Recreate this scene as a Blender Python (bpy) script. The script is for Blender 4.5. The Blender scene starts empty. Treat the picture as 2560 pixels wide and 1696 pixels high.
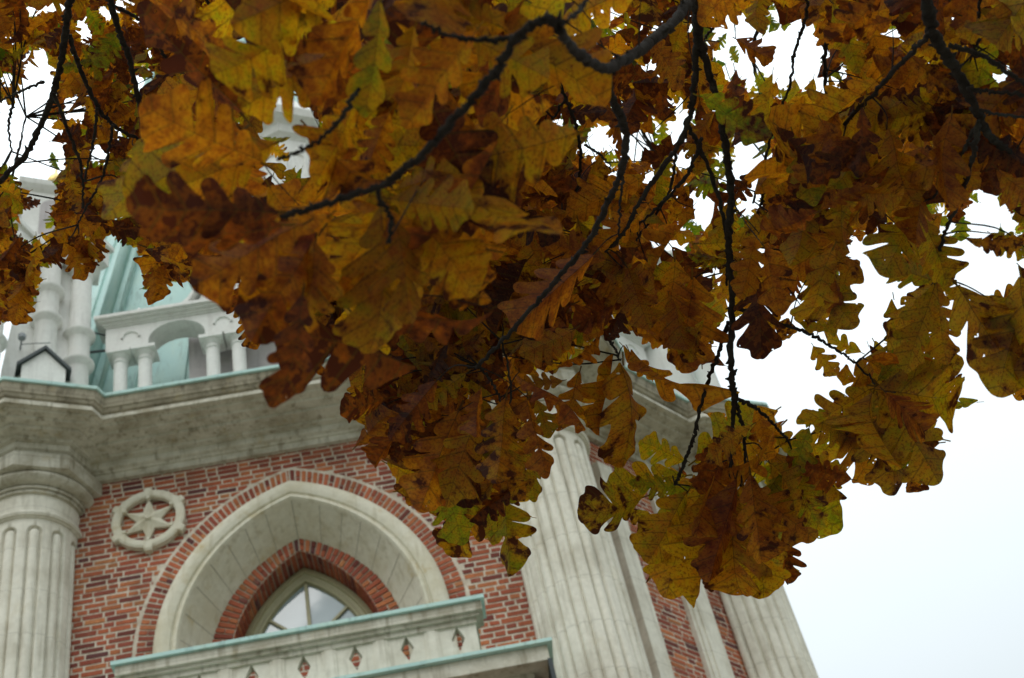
import bpy, math, random
import numpy as np
from mathutils import Vector
R_ = math.radians
random.seed(7); rng = np.random.default_rng(11)
SC = bpy.context.scene
COL = SC.collection

# ------------------------------------------------------------------ camera
FPX = 3580.0; ELEV = R_(45.2); ROLL = R_(-14.6)
CAM = np.array([0, 0, 1.6])
_f = np.array([0, math.cos(ELEV), math.sin(ELEV)]); _r = np.array([1.0, 0, 0]); _u = np.cross(_r, _f)
CR = math.cos(ROLL)*_r + math.sin(ROLL)*_u
CU = -math.sin(ROLL)*_r + math.cos(ROLL)*_u
CF = _f
cd = bpy.data.cameras.new("camera"); co = bpy.data.objects.new("camera", cd); COL.objects.link(co)
from mathutils import Matrix
m = Matrix(((CR[0], CU[0], -CF[0], CAM[0]), (CR[1], CU[1], -CF[1], CAM[1]), (CR[2], CU[2], -CF[2], CAM[2]), (0, 0, 0, 1)))
co.matrix_world = m
cd.sensor_width = 36.0; cd.lens = FPX/2560*36.0
cd.clip_start = 0.05; cd.clip_end = 5000
cd.dof.use_dof = True; cd.dof.focus_distance = 2.3; cd.dof.aperture_fstop = 11.5
SC.camera = co

# ------------------------------------------------------------------ world, sun, exposure
SUN_EL, SUN_ROT = R_(48), R_(200)
w = bpy.data.worlds.new("World"); SC.world = w; w.use_nodes = True
nt = w.node_tree; nt.nodes.clear()
def N(tree, typ, **k):
    n = tree.nodes.new(typ)
    for a, b in k.items():
        if a == 'i':
            for kk, v in b.items(): n.inputs[kk].default_value = v
        else: setattr(n, a, b)
    return n
out = N(nt, 'ShaderNodeOutputWorld'); bg = N(nt, 'ShaderNodeBackground')
sky = N(nt, 'ShaderNodeTexSky', sky_type='NISHITA', sun_disc=False, sun_elevation=SUN_EL, sun_rotation=SUN_ROT, dust_density=4.0, air_density=1.0)
tc = N(nt, 'ShaderNodeTexCoord'); sz = N(nt, 'ShaderNodeSeparateXYZ'); nt.links.new(tc.outputs['Generated'], sz.inputs[0])
gr = N(nt, 'ShaderNodeValToRGB')   # overcast sky: brightest overhead
for k_, (p_, v_) in enumerate(((0.0, .62), (.45, .735))): gr.color_ramp.elements[k_].position = p_; gr.color_ramp.elements[k_].color = (v_/2,)*3+(1,)
for p_, v_ in ((.70, 1.12), (1.0, 2.1)):
    e_ = gr.color_ramp.elements.new(p_); e_.color = (v_/2,)*3+(1,)
nt.links.new(sz.outputs['Z'], gr.inputs['Fac'])
ml = N(nt, 'ShaderNodeMix', data_type='RGBA', blend_type='MULTIPLY'); ml.inputs['Factor'].default_value = 1.0
mp = N(nt, 'ShaderNodeMapping'); mp.inputs['Scale'].default_value = (1, 1, 3)
no = N(nt, 'ShaderNodeTexNoise', i={'Scale': 1.3, 'Detail': 4.0, 'Roughness': 0.5})
rp = N(nt, 'ShaderNodeValToRGB')
rp.color_ramp.elements[0].position = 0.3; rp.color_ramp.elements[0].color = (18.2, 20.3, 21.2, 1)
rp.color_ramp.elements[1].position = 0.75; rp.color_ramp.elements[1].color = (20.4, 22.0, 22.6, 1)
mx = N(nt, 'ShaderNodeMix', data_type='RGBA'); mx.inputs['Factor'].default_value = 0.9
nt.links.new(tc.outputs['Generated'], mp.inputs['Vector']); nt.links.new(mp.outputs[0], no.inputs['Vector'])
nt.links.new(no.outputs['Fac'], rp.inputs['Fac'])
nt.links.new(sky.outputs['Color'], mx.inputs['A']); nt.links.new(rp.outputs['Color'], ml.inputs['A']); nt.links.new(gr.outputs['Color'], ml.inputs['B']); nt.links.new(ml.outputs['Result'], mx.inputs['B'])
nt.links.new(mx.outputs['Result'], bg.inputs['Color']); bg.inputs['Strength'].default_value = 0.10
nt.links.new(bg.outputs[0], out.inputs['Surface'])
sd = bpy.data.lights.new("sun", 'SUN'); so = bpy.data.objects.new("sun", sd); COL.objects.link(so)
sd.energy = 0.6; sd.angle = R_(40); sd.color = (1.0, 0.97, 0.93)
_sv = Vector((math.sin(SUN_ROT)*math.cos(SUN_EL), math.cos(SUN_ROT)*math.cos(SUN_EL), math.sin(SUN_EL)))
so.rotation_euler = _sv.to_track_quat('Z', 'Y').to_euler(); so.location = (0, 0, 60)
SC.view_settings.view_transform = 'Standard'; SC.view_settings.look = 'None'
SC.view_settings.exposure = 0.33; SC.view_settings.gamma = 1.0
SC.render.engine = 'CYCLES'
SC.cycles.max_bounces = 8; SC.cycles.diffuse_bounces = 4; SC.cycles.transmission_bounces = 6; SC.cycles.glossy_bounces = 3
SC.cycles.transparent_max_bounces = 12

# ------------------------------------------------------------------ materials
def mat(name):
    m_ = bpy.data.materials.new(name); m_.use_nodes = True
    t = m_.node_tree; t.nodes.clear()
    o = N(t, 'ShaderNodeOutputMaterial'); return m_, t, o
def ramp(t, fac, stops, interp='LINEAR'):
    r = N(t, 'ShaderNodeValToRGB'); r.color_ramp.interpolation = interp
    e = r.color_ramp.elements
    while len(e) < len(stops): e.new(0.5)
    for k, (p, c) in enumerate(stops): e[k].position = p; e[k].color = (*c, 1) if len(c) == 3 else c
    t.links.new(fac, r.inputs['Fac']); return r.outputs['Color']
def noise(t, vec, scale, detail=4, rough=.6, out='Fac'):
    n = N(t, 'ShaderNodeTexNoise', i={'Scale': scale, 'Detail': float(detail), 'Roughness': rough})
    if vec is not None: t.links.new(vec, n.inputs['Vector'])
    return n.outputs[out]
def mixc(t, fac, a, b, typ='MIX'):
    n = N(t, 'ShaderNodeMix', data_type='RGBA', blend_type=typ)
    for s, v in (('Factor', fac), ('A', a), ('B', b)):
        if isinstance(v, (int, float)): n.inputs[s].default_value = v
        elif isinstance(v, tuple): n.inputs[s].default_value = (*v, 1)
        else: t.links.new(v, n.inputs[s])
    return n.outputs['Result']
def pos(t, scale=None, rotz=0):
    g = N(t, 'ShaderNodeNewGeometry')
    if scale is None and not rotz: return g.outputs['Position']
    mp_ = N(t, 'ShaderNodeMapping'); t.links.new(g.outputs['Position'], mp_.inputs['Vector'])
    if scale: mp_.inputs['Scale'].default_value = scale
    mp_.inputs['Rotation'].default_value = (0, 0, rotz)
    return mp_.outputs[0]
def finish(t, o, colr, rough=.85, bump=None, dist=.004, strength=.5, metal=0, spec=.3):
    b = N(t, 'ShaderNodeBsdfPrincipled', i={'Roughness': rough, 'Metallic': metal, 'Specular IOR Level': spec})
    if isinstance(colr, tuple): b.inputs['Base Color'].default_value = (*colr, 1)
    else: t.links.new(colr, b.inputs['Base Color'])
    if bump is not None:
        bn = N(t, 'ShaderNodeBump', i={'Strength': strength, 'Distance': dist}); t.links.new(bump, bn.inputs['Height'])
        t.links.new(bn.outputs[0], b.inputs['Normal'])
    t.links.new(b.outputs[0], o.inputs['Surface'])

def stone_mat(name, base, dirt, dirt_amt, ochre=0.25, seed=0.0, joints=True):
    m_, t, o = mat(name)
    p = pos(t)
    ad = N(t, 'ShaderNodeVectorMath', operation='ADD'); t.links.new(p, ad.inputs[0]); ad.inputs[1].default_value = (seed, seed*2, seed*.7); p = ad.outputs[0]
    n1 = noise(t, p, 2.2, 6, .65); n2 = noise(t, p, 14, 5, .7)
    st = N(t, 'ShaderNodeMapping'); t.links.new(p, st.inputs['Vector']); st.inputs['Scale'].default_value = (6, 6, .7)
    n3 = noise(t, st.outputs[0], 2.0, 5, .6)
    c = ramp(t, n2, [(0.3, tuple(x*.86 for x in base)), (0.7, base)])
    d1 = ramp(t, n1, [(0.44, (0, 0, 0)), (0.68, (dirt_amt,)*3)])
    c = mixc(t, d1, c, dirt)
    d2 = ramp(t, n3, [(0.52, (0, 0, 0)), (0.70, (dirt_amt,)*3)])
    c = mixc(t, d2, c, tuple(x*.8 for x in dirt))
    n4 = noise(t, p, 3.3, 4, .7)
    d3 = ramp(t, n4, [(0.58, (0, 0, 0)), (0.72, (ochre,)*3)])
    c = mixc(t, d3, c, (0.42, 0.30, 0.10))
    if joints:
        # ashlar joints: narrow dark lines at block courses
        sx = N(t, 'ShaderNodeSeparateXYZ'); t.links.new(pos(t), sx.inputs[0])
        md = N(t, 'ShaderNodeMath', operation='FRACT'); mm = N(t, 'ShaderNodeMath', operation='MULTIPLY'); mm.inputs[1].default_value = 1/0.62
        t.links.new(sx.outputs['Z'], mm.inputs[0]); t.links.new(mm.outputs[0], md.inputs[0])
        j = ramp(t, md.outputs[0], [(0.0, (.6,)*3), (0.016, (0, 0, 0))])
        c = mixc(t, j, c, tuple(x*.4 for x in dirt))
    finish(t, o, c, .88, bump=n2, dist=.006, strength=.35, spec=.2)
    return m_
M_stone = stone_mat('limestone_pale', (0.73, 0.70, 0.595), (0.40, 0.36, 0.27), .5, .16)
M_cornice = stone_mat('limestone_weathered', (0.60, 0.575, 0.48), (0.24, 0.205, 0.13), .75, .35, 3.1)
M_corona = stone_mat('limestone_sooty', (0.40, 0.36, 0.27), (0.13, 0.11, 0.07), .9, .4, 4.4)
M_arch = stone_mat('limestone_arch', (0.69, 0.655, 0.53), (0.48, 0.42, 0.27), .55, .5, 7.7, joints=False)
M_white = stone_mat('limestone_white', (0.75, 0.745, 0.70), (0.58, 0.55, 0.51), .4, .03, 5.0, joints=False)
M_pink = stone_mat('limestone_pinkish', (0.50, 0.46, 0.45), (0.36, 0.33, 0.33), .6, .02, 9.0, joints=False)

def brick_mat():
    m_, t, o = mat('brick_red')
    a = N(t, 'ShaderNodeAttribute', attribute_name='bc')
    p = pos(t); n1 = noise(t, p, 30, 4, .7); n2 = noise(t, p, 6, 3, .6)
    c = mixc(t, ramp(t, n1, [(0.35, (0, 0, 0)), (0.75, (.5,)*3)]), a.outputs['Color'], (0.13, 0.035, 0.022))
    c = mixc(t, ramp(t, n2, [(0.6, (0, 0, 0)), (0.8, (.35,)*3)]), c, (0.42, 0.26, 0.18))
    n3 = noise(t, pos(t, (1.6, 1.6, .5)), 1.3, 5, .65); c = mixc(t, ramp(t, n3, [(0.48, (0, 0, 0)), (0.74, (.55,)*3)]), c, (0.11, 0.05, 0.035))
    finish(t, o, c, .9, bump=n1, dist=.004, strength=.5, spec=.15); return m_
M_brick = brick_mat()
def mortar_mat():
    m_, t, o = mat('lime_mortar'); p = pos(t)
    n1 = noise(t, p, 9, 5, .7); n2 = noise(t, p, 60, 3, .7)
    c = ramp(t, n1, [(0.3, (0.40, 0.33, 0.25)), (0.5, (0.58, 0.51, 0.41)), (0.75, (0.70, 0.64, 0.53))])
    n3 = noise(t, pos(t, (1.6, 1.6, .5)), 1.3, 5, .65); c = mixc(t, ramp(t, n3, [(0.48, (0, 0, 0)), (0.74, (.55,)*3)]), c, (0.26, 0.21, 0.15))
    finish(t, o, c, .95, bump=n2, dist=.004, strength=.5, spec=.1); return m_
M_mortar = mortar_mat()
def brickwall_mat():   # walls low down and on the far sides, out of the photograph
    m_, t, o = mat('brick_walling')
    g = N(t, 'ShaderNodeTexCoord')
    u = N(t, 'ShaderNodeUVMap', uv_map='UVMap')
    b = N(t, 'ShaderNodeTexBrick', offset=.5, squash=.5, squash_frequency=2)
    b.inputs['Scale'].default_value = 1.0; b.inputs['Brick Width'].default_value = .27; b.inputs['Row Height'].default_value = .08; b.inputs['Mortar Size'].default_value = .008
    b.inputs['Color1'].default_value = (.32, .085, .04, 1); b.inputs['Color2'].default_value = (.19, .05, .03, 1); b.inputs['Mortar'].default_value = (.46, .40, .31, 1)
    t.links.new(u.outputs[0], b.inputs['Vector'])
    finish(t, o, b.outputs['Color'], .9); return m_
M_bwall = brickwall_mat()
def copper_mat():
    m_, t, o = mat('copper_patina'); p = pos(t)
    n1 = noise(t, p, 1.2, 5, .6); st = pos(t, (5, 5, .4)); n2 = noise(t, st, 1.5, 4, .6)
    c = ramp(t, n1, [(0.3, (0.34, 0.52, 0.49)), (0.6, (0.42, 0.60, 0.55)), (0.8, (0.48, 0.62, 0.52))])
    c = mixc(t, ramp(t, n2, [(0.5, (0, 0, 0)), (0.8, (.5,)*3)]), c, (0.50, 0.60, 0.47))
    n3 = noise(t, pos(t, (9, 9, .8)), 1.1, 6, .7)
    c = mixc(t, ramp(t, n3, [(0.54, (0, 0, 0)), (0.70, (.75,)*3)]), c, (0.17, 0.25, 0.22))
    finish(t, o, c, .6, spec=.35, bump=n1, dist=.02, strength=.3); return m_
M_copper = copper_mat()
def simple(name, c, rough=.6, metal=0, spec=.4, var=.15, scale=20):
    m_, t, o = mat(name); n1 = noise(t, pos(t), scale, 4, .6)
    cc = ramp(t, n1, [(0.3, tuple(x*(1-var) for x in c)), (0.7, c)])
    finish(t, o, cc, rough, metal=metal, spec=spec); return m_
M_dark = simple('near_black', (0.02, 0.03, 0.03), .5)
M_frame = simple('olive_cream_paint', (0.40, 0.37, 0.22), .5)
M_iron = simple('iron', (0.05, 0.06, 0.06), .6)
M_gold = simple('gilding', (0.75, 0.55, 0.2), .35, metal=.8)
M_lamp = simple('lamp_housing_paint', (0.25, 0.27, 0.28), .4)
def glass_mat():
    m_, t, o = mat('window_glass')
    n1 = noise(t, pos(t), 1.5, 2, .5)
    b = N(t, 'ShaderNodeBsdfPrincipled', i={'Roughness': .04, 'Base Color': (.30, .37, .39, 1), 'Specular IOR Level': .5, 'IOR': 2.1})
    bn = N(t, 'ShaderNodeBump', i={'Strength': .15, 'Distance': .02}); t.links.new(n1, bn.inputs['Height']); t.links.new(bn.outputs[0], b.inputs['Normal'])
    t.links.new(b.outputs[0], o.inputs['Surface']); return m_
M_glass = glass_mat()
M_bark = None
def bark_mat():
    m_, t, o = mat('oak_bark'); p = pos(t)
    n1 = noise(t, p, 90, 5, .75); n2 = noise(t, p, 14, 3, .6)
    c = ramp(t, n1, [(0.35, (0.010, 0.008, 0.006)), (0.6, (0.024, 0.020, 0.016)), (0.8, (0.06, 0.062, 0.052))])
    c = mixc(t, ramp(t, n2, [(0.55, (0, 0, 0)), (0.75, (.5,)*3)]), c, (0.05, 0.058, 0.05))
    finish(t, o, c, .9, bump=n1, dist=.003, strength=1.0, spec=.15); return m_
M_bark = bark_mat()
def leaf_mat():
    m_, t, o = mat('oak_leaf')
    a = N(t, 'ShaderNodeAttribute', attribute_name='lc')
    se = N(t, 'ShaderNodeSeparateColor'); t.links.new(a.outputs['Color'], se.inputs[0])
    hue, brown, off = se.outputs[0], se.outputs[1], se.outputs[2]
    uv = N(t, 'ShaderNodeUVMap', uv_map='UVMap')
    sx = N(t, 'ShaderNodeSeparateXYZ'); t.links.new(uv.outputs[0], sx.inputs[0])
    U, V = sx.outputs[0], sx.outputs[1]
    def M(op, x, y=None, z=None):
        n = N(t, 'ShaderNodeMath', operation=op)
        for k, v in enumerate((x, y, z)):
            if v is None: continue
            if isinstance(v, (int, float)): n.inputs[k].default_value = v
            else: t.links.new(v, n.inputs[k])
        return n.outputs[0]
    cb = N(t, 'ShaderNodeCombineXYZ'); t.links.new(M('MULTIPLY', U, .33), cb.inputs[0]); t.links.new(V, cb.inputs[1]); t.links.new(M('MULTIPLY', off, 60.0), cb.inputs[2])
    vec = cb.outputs[0]
    base_n = noise(t, vec, 6.5, 6, .75)
    h = M('ADD', hue, M('MULTIPLY', M('SUBTRACT', base_n, .5), 1.15))
    c = ramp(t, h, [(0.0, (0.085, 0.19, 0.005)), (0.2, (0.34, 0.33, 0.005)), (0.4, (0.60, 0.345, 0.005)), (0.6, (0.62, 0.225, 0.004)), (0.8, (0.33, 0.075, 0.003)), (1.0, (0.06, 0.010, 0.002))])
    n2 = noise(t, vec, 42, 3, .75)
    c = mixc(t, ramp(t, n2, [(0.50, (0, 0, 0)), (0.64, (.75,)*3)]), c, (0.17, 0.048, 0.003))
    # brown dead patches, growing in from edge and tip
    n3 = noise(t, vec, 5.5, 6, .62)
    au = M('ABSOLUTE', U)
    e = M('ADD', M('MULTIPLY', M('POWER', au, 2.0), .5), M('MULTIPLY', M('POWER', V, 2.0), .35))
    pt = M('ADD', M('MULTIPLY', brown, .38), M('ADD', M('MULTIPLY', M('SUBTRACT', n3, .5), 1.25), M('MULTIPLY', e, .30)))
    c = mixc(t, ramp(t, pt, [(0.26, (0, 0, 0)), (0.36, (.75,)*3)]), c, (0.22, 0.062, 0.003))
    c = mixc(t, ramp(t, pt, [(0.36, (0, 0, 0)), (0.40, (.95,)*3)]), c, (0.065, 0.011, 0.002))
    # veins
    mid = M('LESS_THAN', au, M('MULTIPLY_ADD', V, -.006, .010))
    ph = M('FRACT', M('MULTIPLY', M('SUBTRACT', V, M('MULTIPLY', au, .19)), 6.0))
    ln = M('LESS_THAN', M('ABSOLUTE', M('SUBTRACT', ph, .5)), .05)
    ve = M('MAXIMUM', mid, M('MULTIPLY', ln, .55))
    c = mixc(t, M('MULTIPLY', ve, .85), c, (0.10, 0.06, 0.006))
    dc = mixc(t, .12, c, (0.30, 0.25, 0.20))     # paler, duller underside seen by reflected light
    df = N(t, 'ShaderNodeBsdfDiffuse', i={'Roughness': .6}); tr = N(t, 'ShaderNodeBsdfTranslucent'); gl = N(t, 'ShaderNodeBsdfGlossy', i={'Roughness': .5, 'Color': (.35, .35, .35, 1)})
    dm = mixc(t, 1.0, dc, (.24, .24, .24), 'MULTIPLY')
    t.links.new(dm, df.inputs['Color']); t.links.new(c, tr.inputs['Color'])
    ms = N(t, 'ShaderNodeMixShader'); ms.inputs[0].default_value = .74; t.links.new(df.outputs[0], ms.inputs[1]); t.links.new(tr.outputs[0], ms.inputs[2])
    m2 = N(t, 'ShaderNodeMixShader'); m2.inputs[0].default_value = .03; t.links.new(ms.outputs[0], m2.inputs[1]); t.links.new(gl.outputs[0], m2.inputs[2])
    # small insect holes
    n5 = noise(t, vec, 14, 2, .5)
    hole = M('GREATER_THAN', n5, .74)
    tp = N(t, 'ShaderNodeBsdfTransparent'); m3 = N(t, 'ShaderNodeMixShader')
    t.links.new(hole, m3.inputs[0]); t.links.new(m2.outputs[0], m3.inputs[1]); t.links.new(tp.outputs[0], m3.inputs[2])
    t.links.new(m3.outputs[0], o.inputs['Surface'])
    return m_
M_leaf = leaf_mat()
M_ground = simple('park_grass', (0.07, 0.085, 0.03), .95, var=.5, scale=.8)
M_path = simple('gravel_path', (0.30, 0.27, 0.22), .95, var=.25, scale=8)

# ------------------------------------------------------------------ mesh helpers
class MB:
    def __init__(s): s.v = []; s.f = []; s.c = []; s.uv = None
    def add(s, vs, fs, col=None):
        b = len(s.v); s.v += [tuple(float(a) for a in v) for v in vs]; s.f += [tuple(i+b for i in f) for f in fs]
        if col is not None: s.c += [col]*len(vs)
    def build(s, name, m_, parent=None, origin=None, smooth=False, attr=None):
        me = bpy.data.meshes.new(name)
        og = np.array(origin if origin is not None else (parent['_org'] if parent is not None else (0, 0, 0)), float)
        V = np.array(s.v, float) - og
        me.from_pydata(V.tolist(), [], s.f); me.materials.append(m_)
        if s.c and attr:
            a = me.color_attributes.new(attr, 'FLOAT_COLOR', 'POINT')
            a.data.foreach_set('color', np.array([(*c, 1) for c in s.c], 'f').ravel())
        if s.uv is not None:
            u = me.uv_layers.new(name='UVMap'); li = np.zeros(len(me.loops), int); me.loops.foreach_get('vertex_index', li)
            u.data.foreach_set('uv', np.array(s.uv, 'f')[li].ravel())
        if smooth:
            me.polygons.foreach_set('use_smooth', [True]*len(me.polygons))
            if smooth == 'auto':
                try: me.set_sharp_from_angle(angle=R_(35))
                except Exception: pass
        me.update()
        o = bpy.data.objects.new(name, me); COL.objects.link(o)
        if parent is not None:
            o.parent = parent; o['_org'] = list(og)
        else:
            o.location = tuple(og); o['_org'] = list(og)
        return o
def empty(name, loc, label, cat, group=None):
    o = bpy.data.objects.new(name, None); COL.objects.link(o); o.location = loc; o.empty_display_size = .3
    o['_org'] = list(loc); o['label'] = label; o['category'] = cat
    if group: o['group'] = group
    return o
def nrm(a): a = R_(a); return np.array([math.sin(a), -math.cos(a), 0])
def dirv(a): a = R_(a); return np.array([math.cos(a), math.sin(a), 0])
class Fr:
    def __init__(s, P, az): s.P = np.array(P, float); s.az = az; s.u = dirv(az); s.n = nrm(az)
    def p(s, u, o, z): q = s.P + s.u*u + s.n*o; return (q[0], q[1], q[2]+z)
def box(mb, fr, u0, u1, o0, o1, z0, z1, col=None):
    vs = [fr.p(u, o, z) for z in (z0, z1) for u, o in ((u0, o0), (u1, o0), (u1, o1), (u0, o1))]
    mb.add(vs, [(0, 1, 2, 3)[::-1], (4, 5, 6, 7), (0, 1, 5, 4), (1, 2, 6, 5), (2, 3, 7, 6), (3, 0, 4, 7)], col)
def prism(mb, bot, top, cap=True):
    n = len(bot); fs = [(k, (k+1) % n, n+(k+1) % n, n+k) for k in range(n)]
    if cap: fs += [tuple(range(n))[::-1], tuple(range(n, 2*n))]
    mb.add(list(bot)+list(top), fs)
def lathe(mb, c, prof, n=32, a0=0):
    vs = []; fs = []
    for r, z in prof:
        for k in range(n):
            a = a0+2*math.pi*k/n; vs.append((c[0]+r*math.sin(a), c[1]-r*math.cos(a), c[2]+z))
    for j in range(len(prof)-1):
        for k in range(n):
            k2 = (k+1) % n; fs.append((j*n+k, j*n+k2, (j+1)*n+k2, (j+1)*n+k))
    fs.append(tuple(range(n))[::-1]); fs.append(tuple((len(prof)-1)*n+k for k in range(n)))
    mb.add(vs, fs)
def octring(c, R, z, az, n=8): return [(c[0]+R*nrm(az+22.5+45*k if n == 8 else az+45+90*k)[0], c[1]+R*nrm(az+22.5+45*k if n == 8 else az+45+90*k)[1], c[2]+z) for k in range(n)]
def octloft(mb, c, prof, az, n=8):
    vs = []; fs = []
    for R, z in prof: vs += octring(c, R, z, az, n)
    for j in range(len(prof)-1):
        for k in range(n): fs.append((j*n+k, j*n+(k+1) % n, (j+1)*n+(k+1) % n, (j+1)*n+k))
    fs.append(tuple(range(n))[::-1]); fs.append(tuple((len(prof)-1)*n+k for k in range(n)))
    mb.add(vs, fs)
def tube(mb, pts, rad, n=8):
    pts = [np.array(p, float) for p in pts]; vs = []; fs = []
    t = pts[1]-pts[0]; t /= np.linalg.norm(t); ref = np.array([0, 0, 1.0]) if abs(t[2]) < .9 else np.array([1.0, 0, 0])
    x = np.cross(t, ref); x /= np.linalg.norm(x)
    for k, p in enumerate(pts):
        t = pts[min(k+1, len(pts)-1)]-pts[max(k-1, 0)]; t /= np.linalg.norm(t)+1e-12
        x = x - t*(x@t); x /= np.linalg.norm(x)+1e-12; y = np.cross(t, x)
        r = rad[k] if hasattr(rad, '__len__') else rad
        for j in range(n):
            a = 2*math.pi*j/n; q = p + (x*math.cos(a)+y*math.sin(a))*r; vs.append(tuple(q))
    for k in range(len(pts)-1):
        for j in range(n): fs.append((k*n+j, k*n+(j+1) % n, (k+1)*n+(j+1) % n, (k+1)*n+j))
    fs.append(tuple(range(n))[::-1]); fs.append(tuple((len(pts)-1)*n+k for k in range(n)))
    mb.add(vs, fs)

# ------------------------------------------------------------------ ground
g = MB(); g.add([(-2500, -2500, 0), (2500, -2500, 0), (2500, 2500, 0), (-2500, 2500, 0)], [(0, 1, 2, 3)])
o = g.build('ground', M_ground); o['kind'] = 'structure'
g = MB(); g.add([(-60, -6, .004), (60, -6, .004), (60, 13.0, .004), (-60, 13.0, .004)], [(0, 1, 2, 3)])
o = g.build('path', M_path); o['kind'] = 'structure'

# ------------------------------------------------------------------ palace tower
AZ0 = 7.2
P0 = np.array([0, 14.0, 0])
SA, SB = 6.45, 3.55
Lp = P0 + dirv(AZ0)*(-6.47)
VERT = [Lp]; AZ = []
a = AZ0
for k in range(8):
    AZ.append(a); VERT.append(VERT[-1]+dirv(a)*(SA if k % 2 == 0 else SB)); a += 45
VERT = VERT[:8]                       # VERT[k] starts side k of azimuth AZ[k]
CEN = sum(VERT)/8
tower = empty('palace_tower', tuple(CEN), 'red brick palace tower with pale stone columns, heavy cornice and green copper roof', 'tower')
FA = Fr(P0, AZ0); FB = Fr(VERT[1], AZ[1])
U0, U1 = -6.47, -0.02
UC = -3.22

def acurve(d, R, zc, zlow, n=24, uc=UC):
    """left foot, up to the apex and down to the right foot of a pointed arch"""
    pts = [(uc+d-R, zlow)]
    amax = math.acos(max(-1, min(1, d/R)))
    for k in range(n+1):
        th = math.pi - (math.pi-(math.pi-amax))*k/n
        pts.append((uc+d+R*math.cos(th), zc+R*math.sin(th)))
    pts = pts + [(2*uc-u, z) for u, z in reversed(pts[:-1])]
    return pts
ZL = 8.6
# wall backing (mortar) of the main face with the arched opening
W_OUT = acurve(.70, 2.12, 11.45, ZL)
mb = MB()
top = 14.6
left = [p for p in W_OUT if p[0] <= UC+1e-6]; right = [p for p in W_OUT if p[0] >= UC-1e-6]
def strip(pts, uedge):
    vs = []; fs = []
    for u, z in pts: vs.append(FA.p(u, 0, z)); vs.append(FA.p(uedge, 0, z))
    for k in range(len(pts)-1): fs.append((2*k, 2*k+2, 2*k+3, 2*k+1))
    mb.add(vs, fs)
strip(left, U0); strip(right, U1)
zt = left[-1][1]
mb.add([FA.p(U0, 0, zt), FA.p(U1, 0, zt), FA.p(U1, 0, top), FA.p(U0, 0, top)], [(0, 1, 2, 3)])
mb.add([VERT[1]+[0, 0, ZL], VERT[2]+[0, 0, ZL], VERT[2]+[0, 0, top], VERT[1]+[0, 0, top]], [(0, 1, 2, 3)])
wall = mb.build('wall', M_mortar, tower)
# lower and far walls
mb = MB(); mb.uv = []
def wq(p, q, z0, z1):
    L_ = np.linalg.norm(np.array(q)-np.array(p)); b = len(mb.v)
    mb.add([(p[0], p[1], z0), (q[0], q[1], z0), (q[0], q[1], z1), (p[0], p[1], z1)], [(0, 1, 2, 3)])
    mb.uv += [(0, z0), (L_, z0), (L_, z1), (0, z1)]
for k in range(8):
    p, q = VERT[k], VERT[(k+1) % 8]
    wq(p, q, 0, ZL if k < 2 else top)
mb.build('wall', M_bwall, tower)

# laid bricks on the two faces the photograph shows
BR = [((0.43, 0.125, 0.060), 5), ((0.36, 0.098, 0.052), 6), ((0.29, 0.078, 0.050), 4), ((0.47, 0.165, 0.07), 3), ((0.17, 0.05, 0.04), 2), ((0.46, 0.19, 0.08), 1.2), ((0.12, 0.05, 0.05), .4)]
BRw = np.array([w_ for _, w_ in BR]); BRw = BRw/BRw.sum()
def bcol():
    c = np.array(BR[rng.choice(len(BR), p=BRw)][0]); return tuple(np.clip(c*rng.uniform(.85, 1.15), 0, 1))
def in_arch(u, z, d, R, zc):
    du = abs(u-UC)
    if du > R-d: return False
    if z < zc: return True
    return (du+d)**2 + (z-zc)**2 < R*R
def lay(fr, u0, u1, z0, z1, skip, name='brickwork'):
    mb = MB(); z = z0; row = 0
    while z < z1-.03:
        u = u0 - rng.uniform(0, .05) - (.19 if row % 2 else 0); k = row % 2
        dz = rng.uniform(-.003, .003)
        while u < u1:
            L_ = (.245 if k % 2 == 0 else .115)*rng.uniform(.95, 1.04)
            if rng.random() < .06: k += 1
            a0, a1 = max(u+.001, u0), min(u+L_, u1)
            if a1-a0 > .03 and not skip((a0+a1)/2, z+.03):
                h = .054+rng.uniform(-.004, .004); t = rng.uniform(.004, .009)
                j = lambda: rng.uniform(-.0035, .0035)
                vs = [fr.p(a0+j(), t, z+dz+j()), fr.p(a1+j(), t, z+dz+j()), fr.p(a1+j(), t, z+dz+h+j()), fr.p(a0+j(), t, z+dz+h+j()),
                      fr.p(a0-.002, -.004, z+dz-.002), fr.p(a1+.002, -.004, z+dz-.002), fr.p(a1+.002, -.004, z+dz+h+.002), fr.p(a0-.002, -.004, z+dz+h+.002)]
                mb.add(vs, [(0, 1, 2, 3), (0, 4, 5, 1), (1, 5, 6, 2), (2, 6, 7, 3), (3, 7, 4, 0)], bcol())
            u += L_+.024; k += 1
        z += .0795; row += 1
    return mb.build(name, M_brick, tower, attr='bc')
lay(FA, U0+.35, U1-.3, ZL+.2, 14.36, lambda u, z: in_arch(u, z, .70, 2.64, 11.45))
lay(FB, .3, SB-.3, ZL+.2, 14.36, lambda u, z: False)

mb = MB(); box(mb, FA, UC-1.25, UC+1.25, -.7, -.43, ZL, 11.70); mb.build('wall', M_mortar, tower)
lay(Fr(FA.p(0, -.43, 0), AZ0), UC-1.2, UC+1.2, ZL+.2, 11.68, lambda u, z: False)
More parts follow.
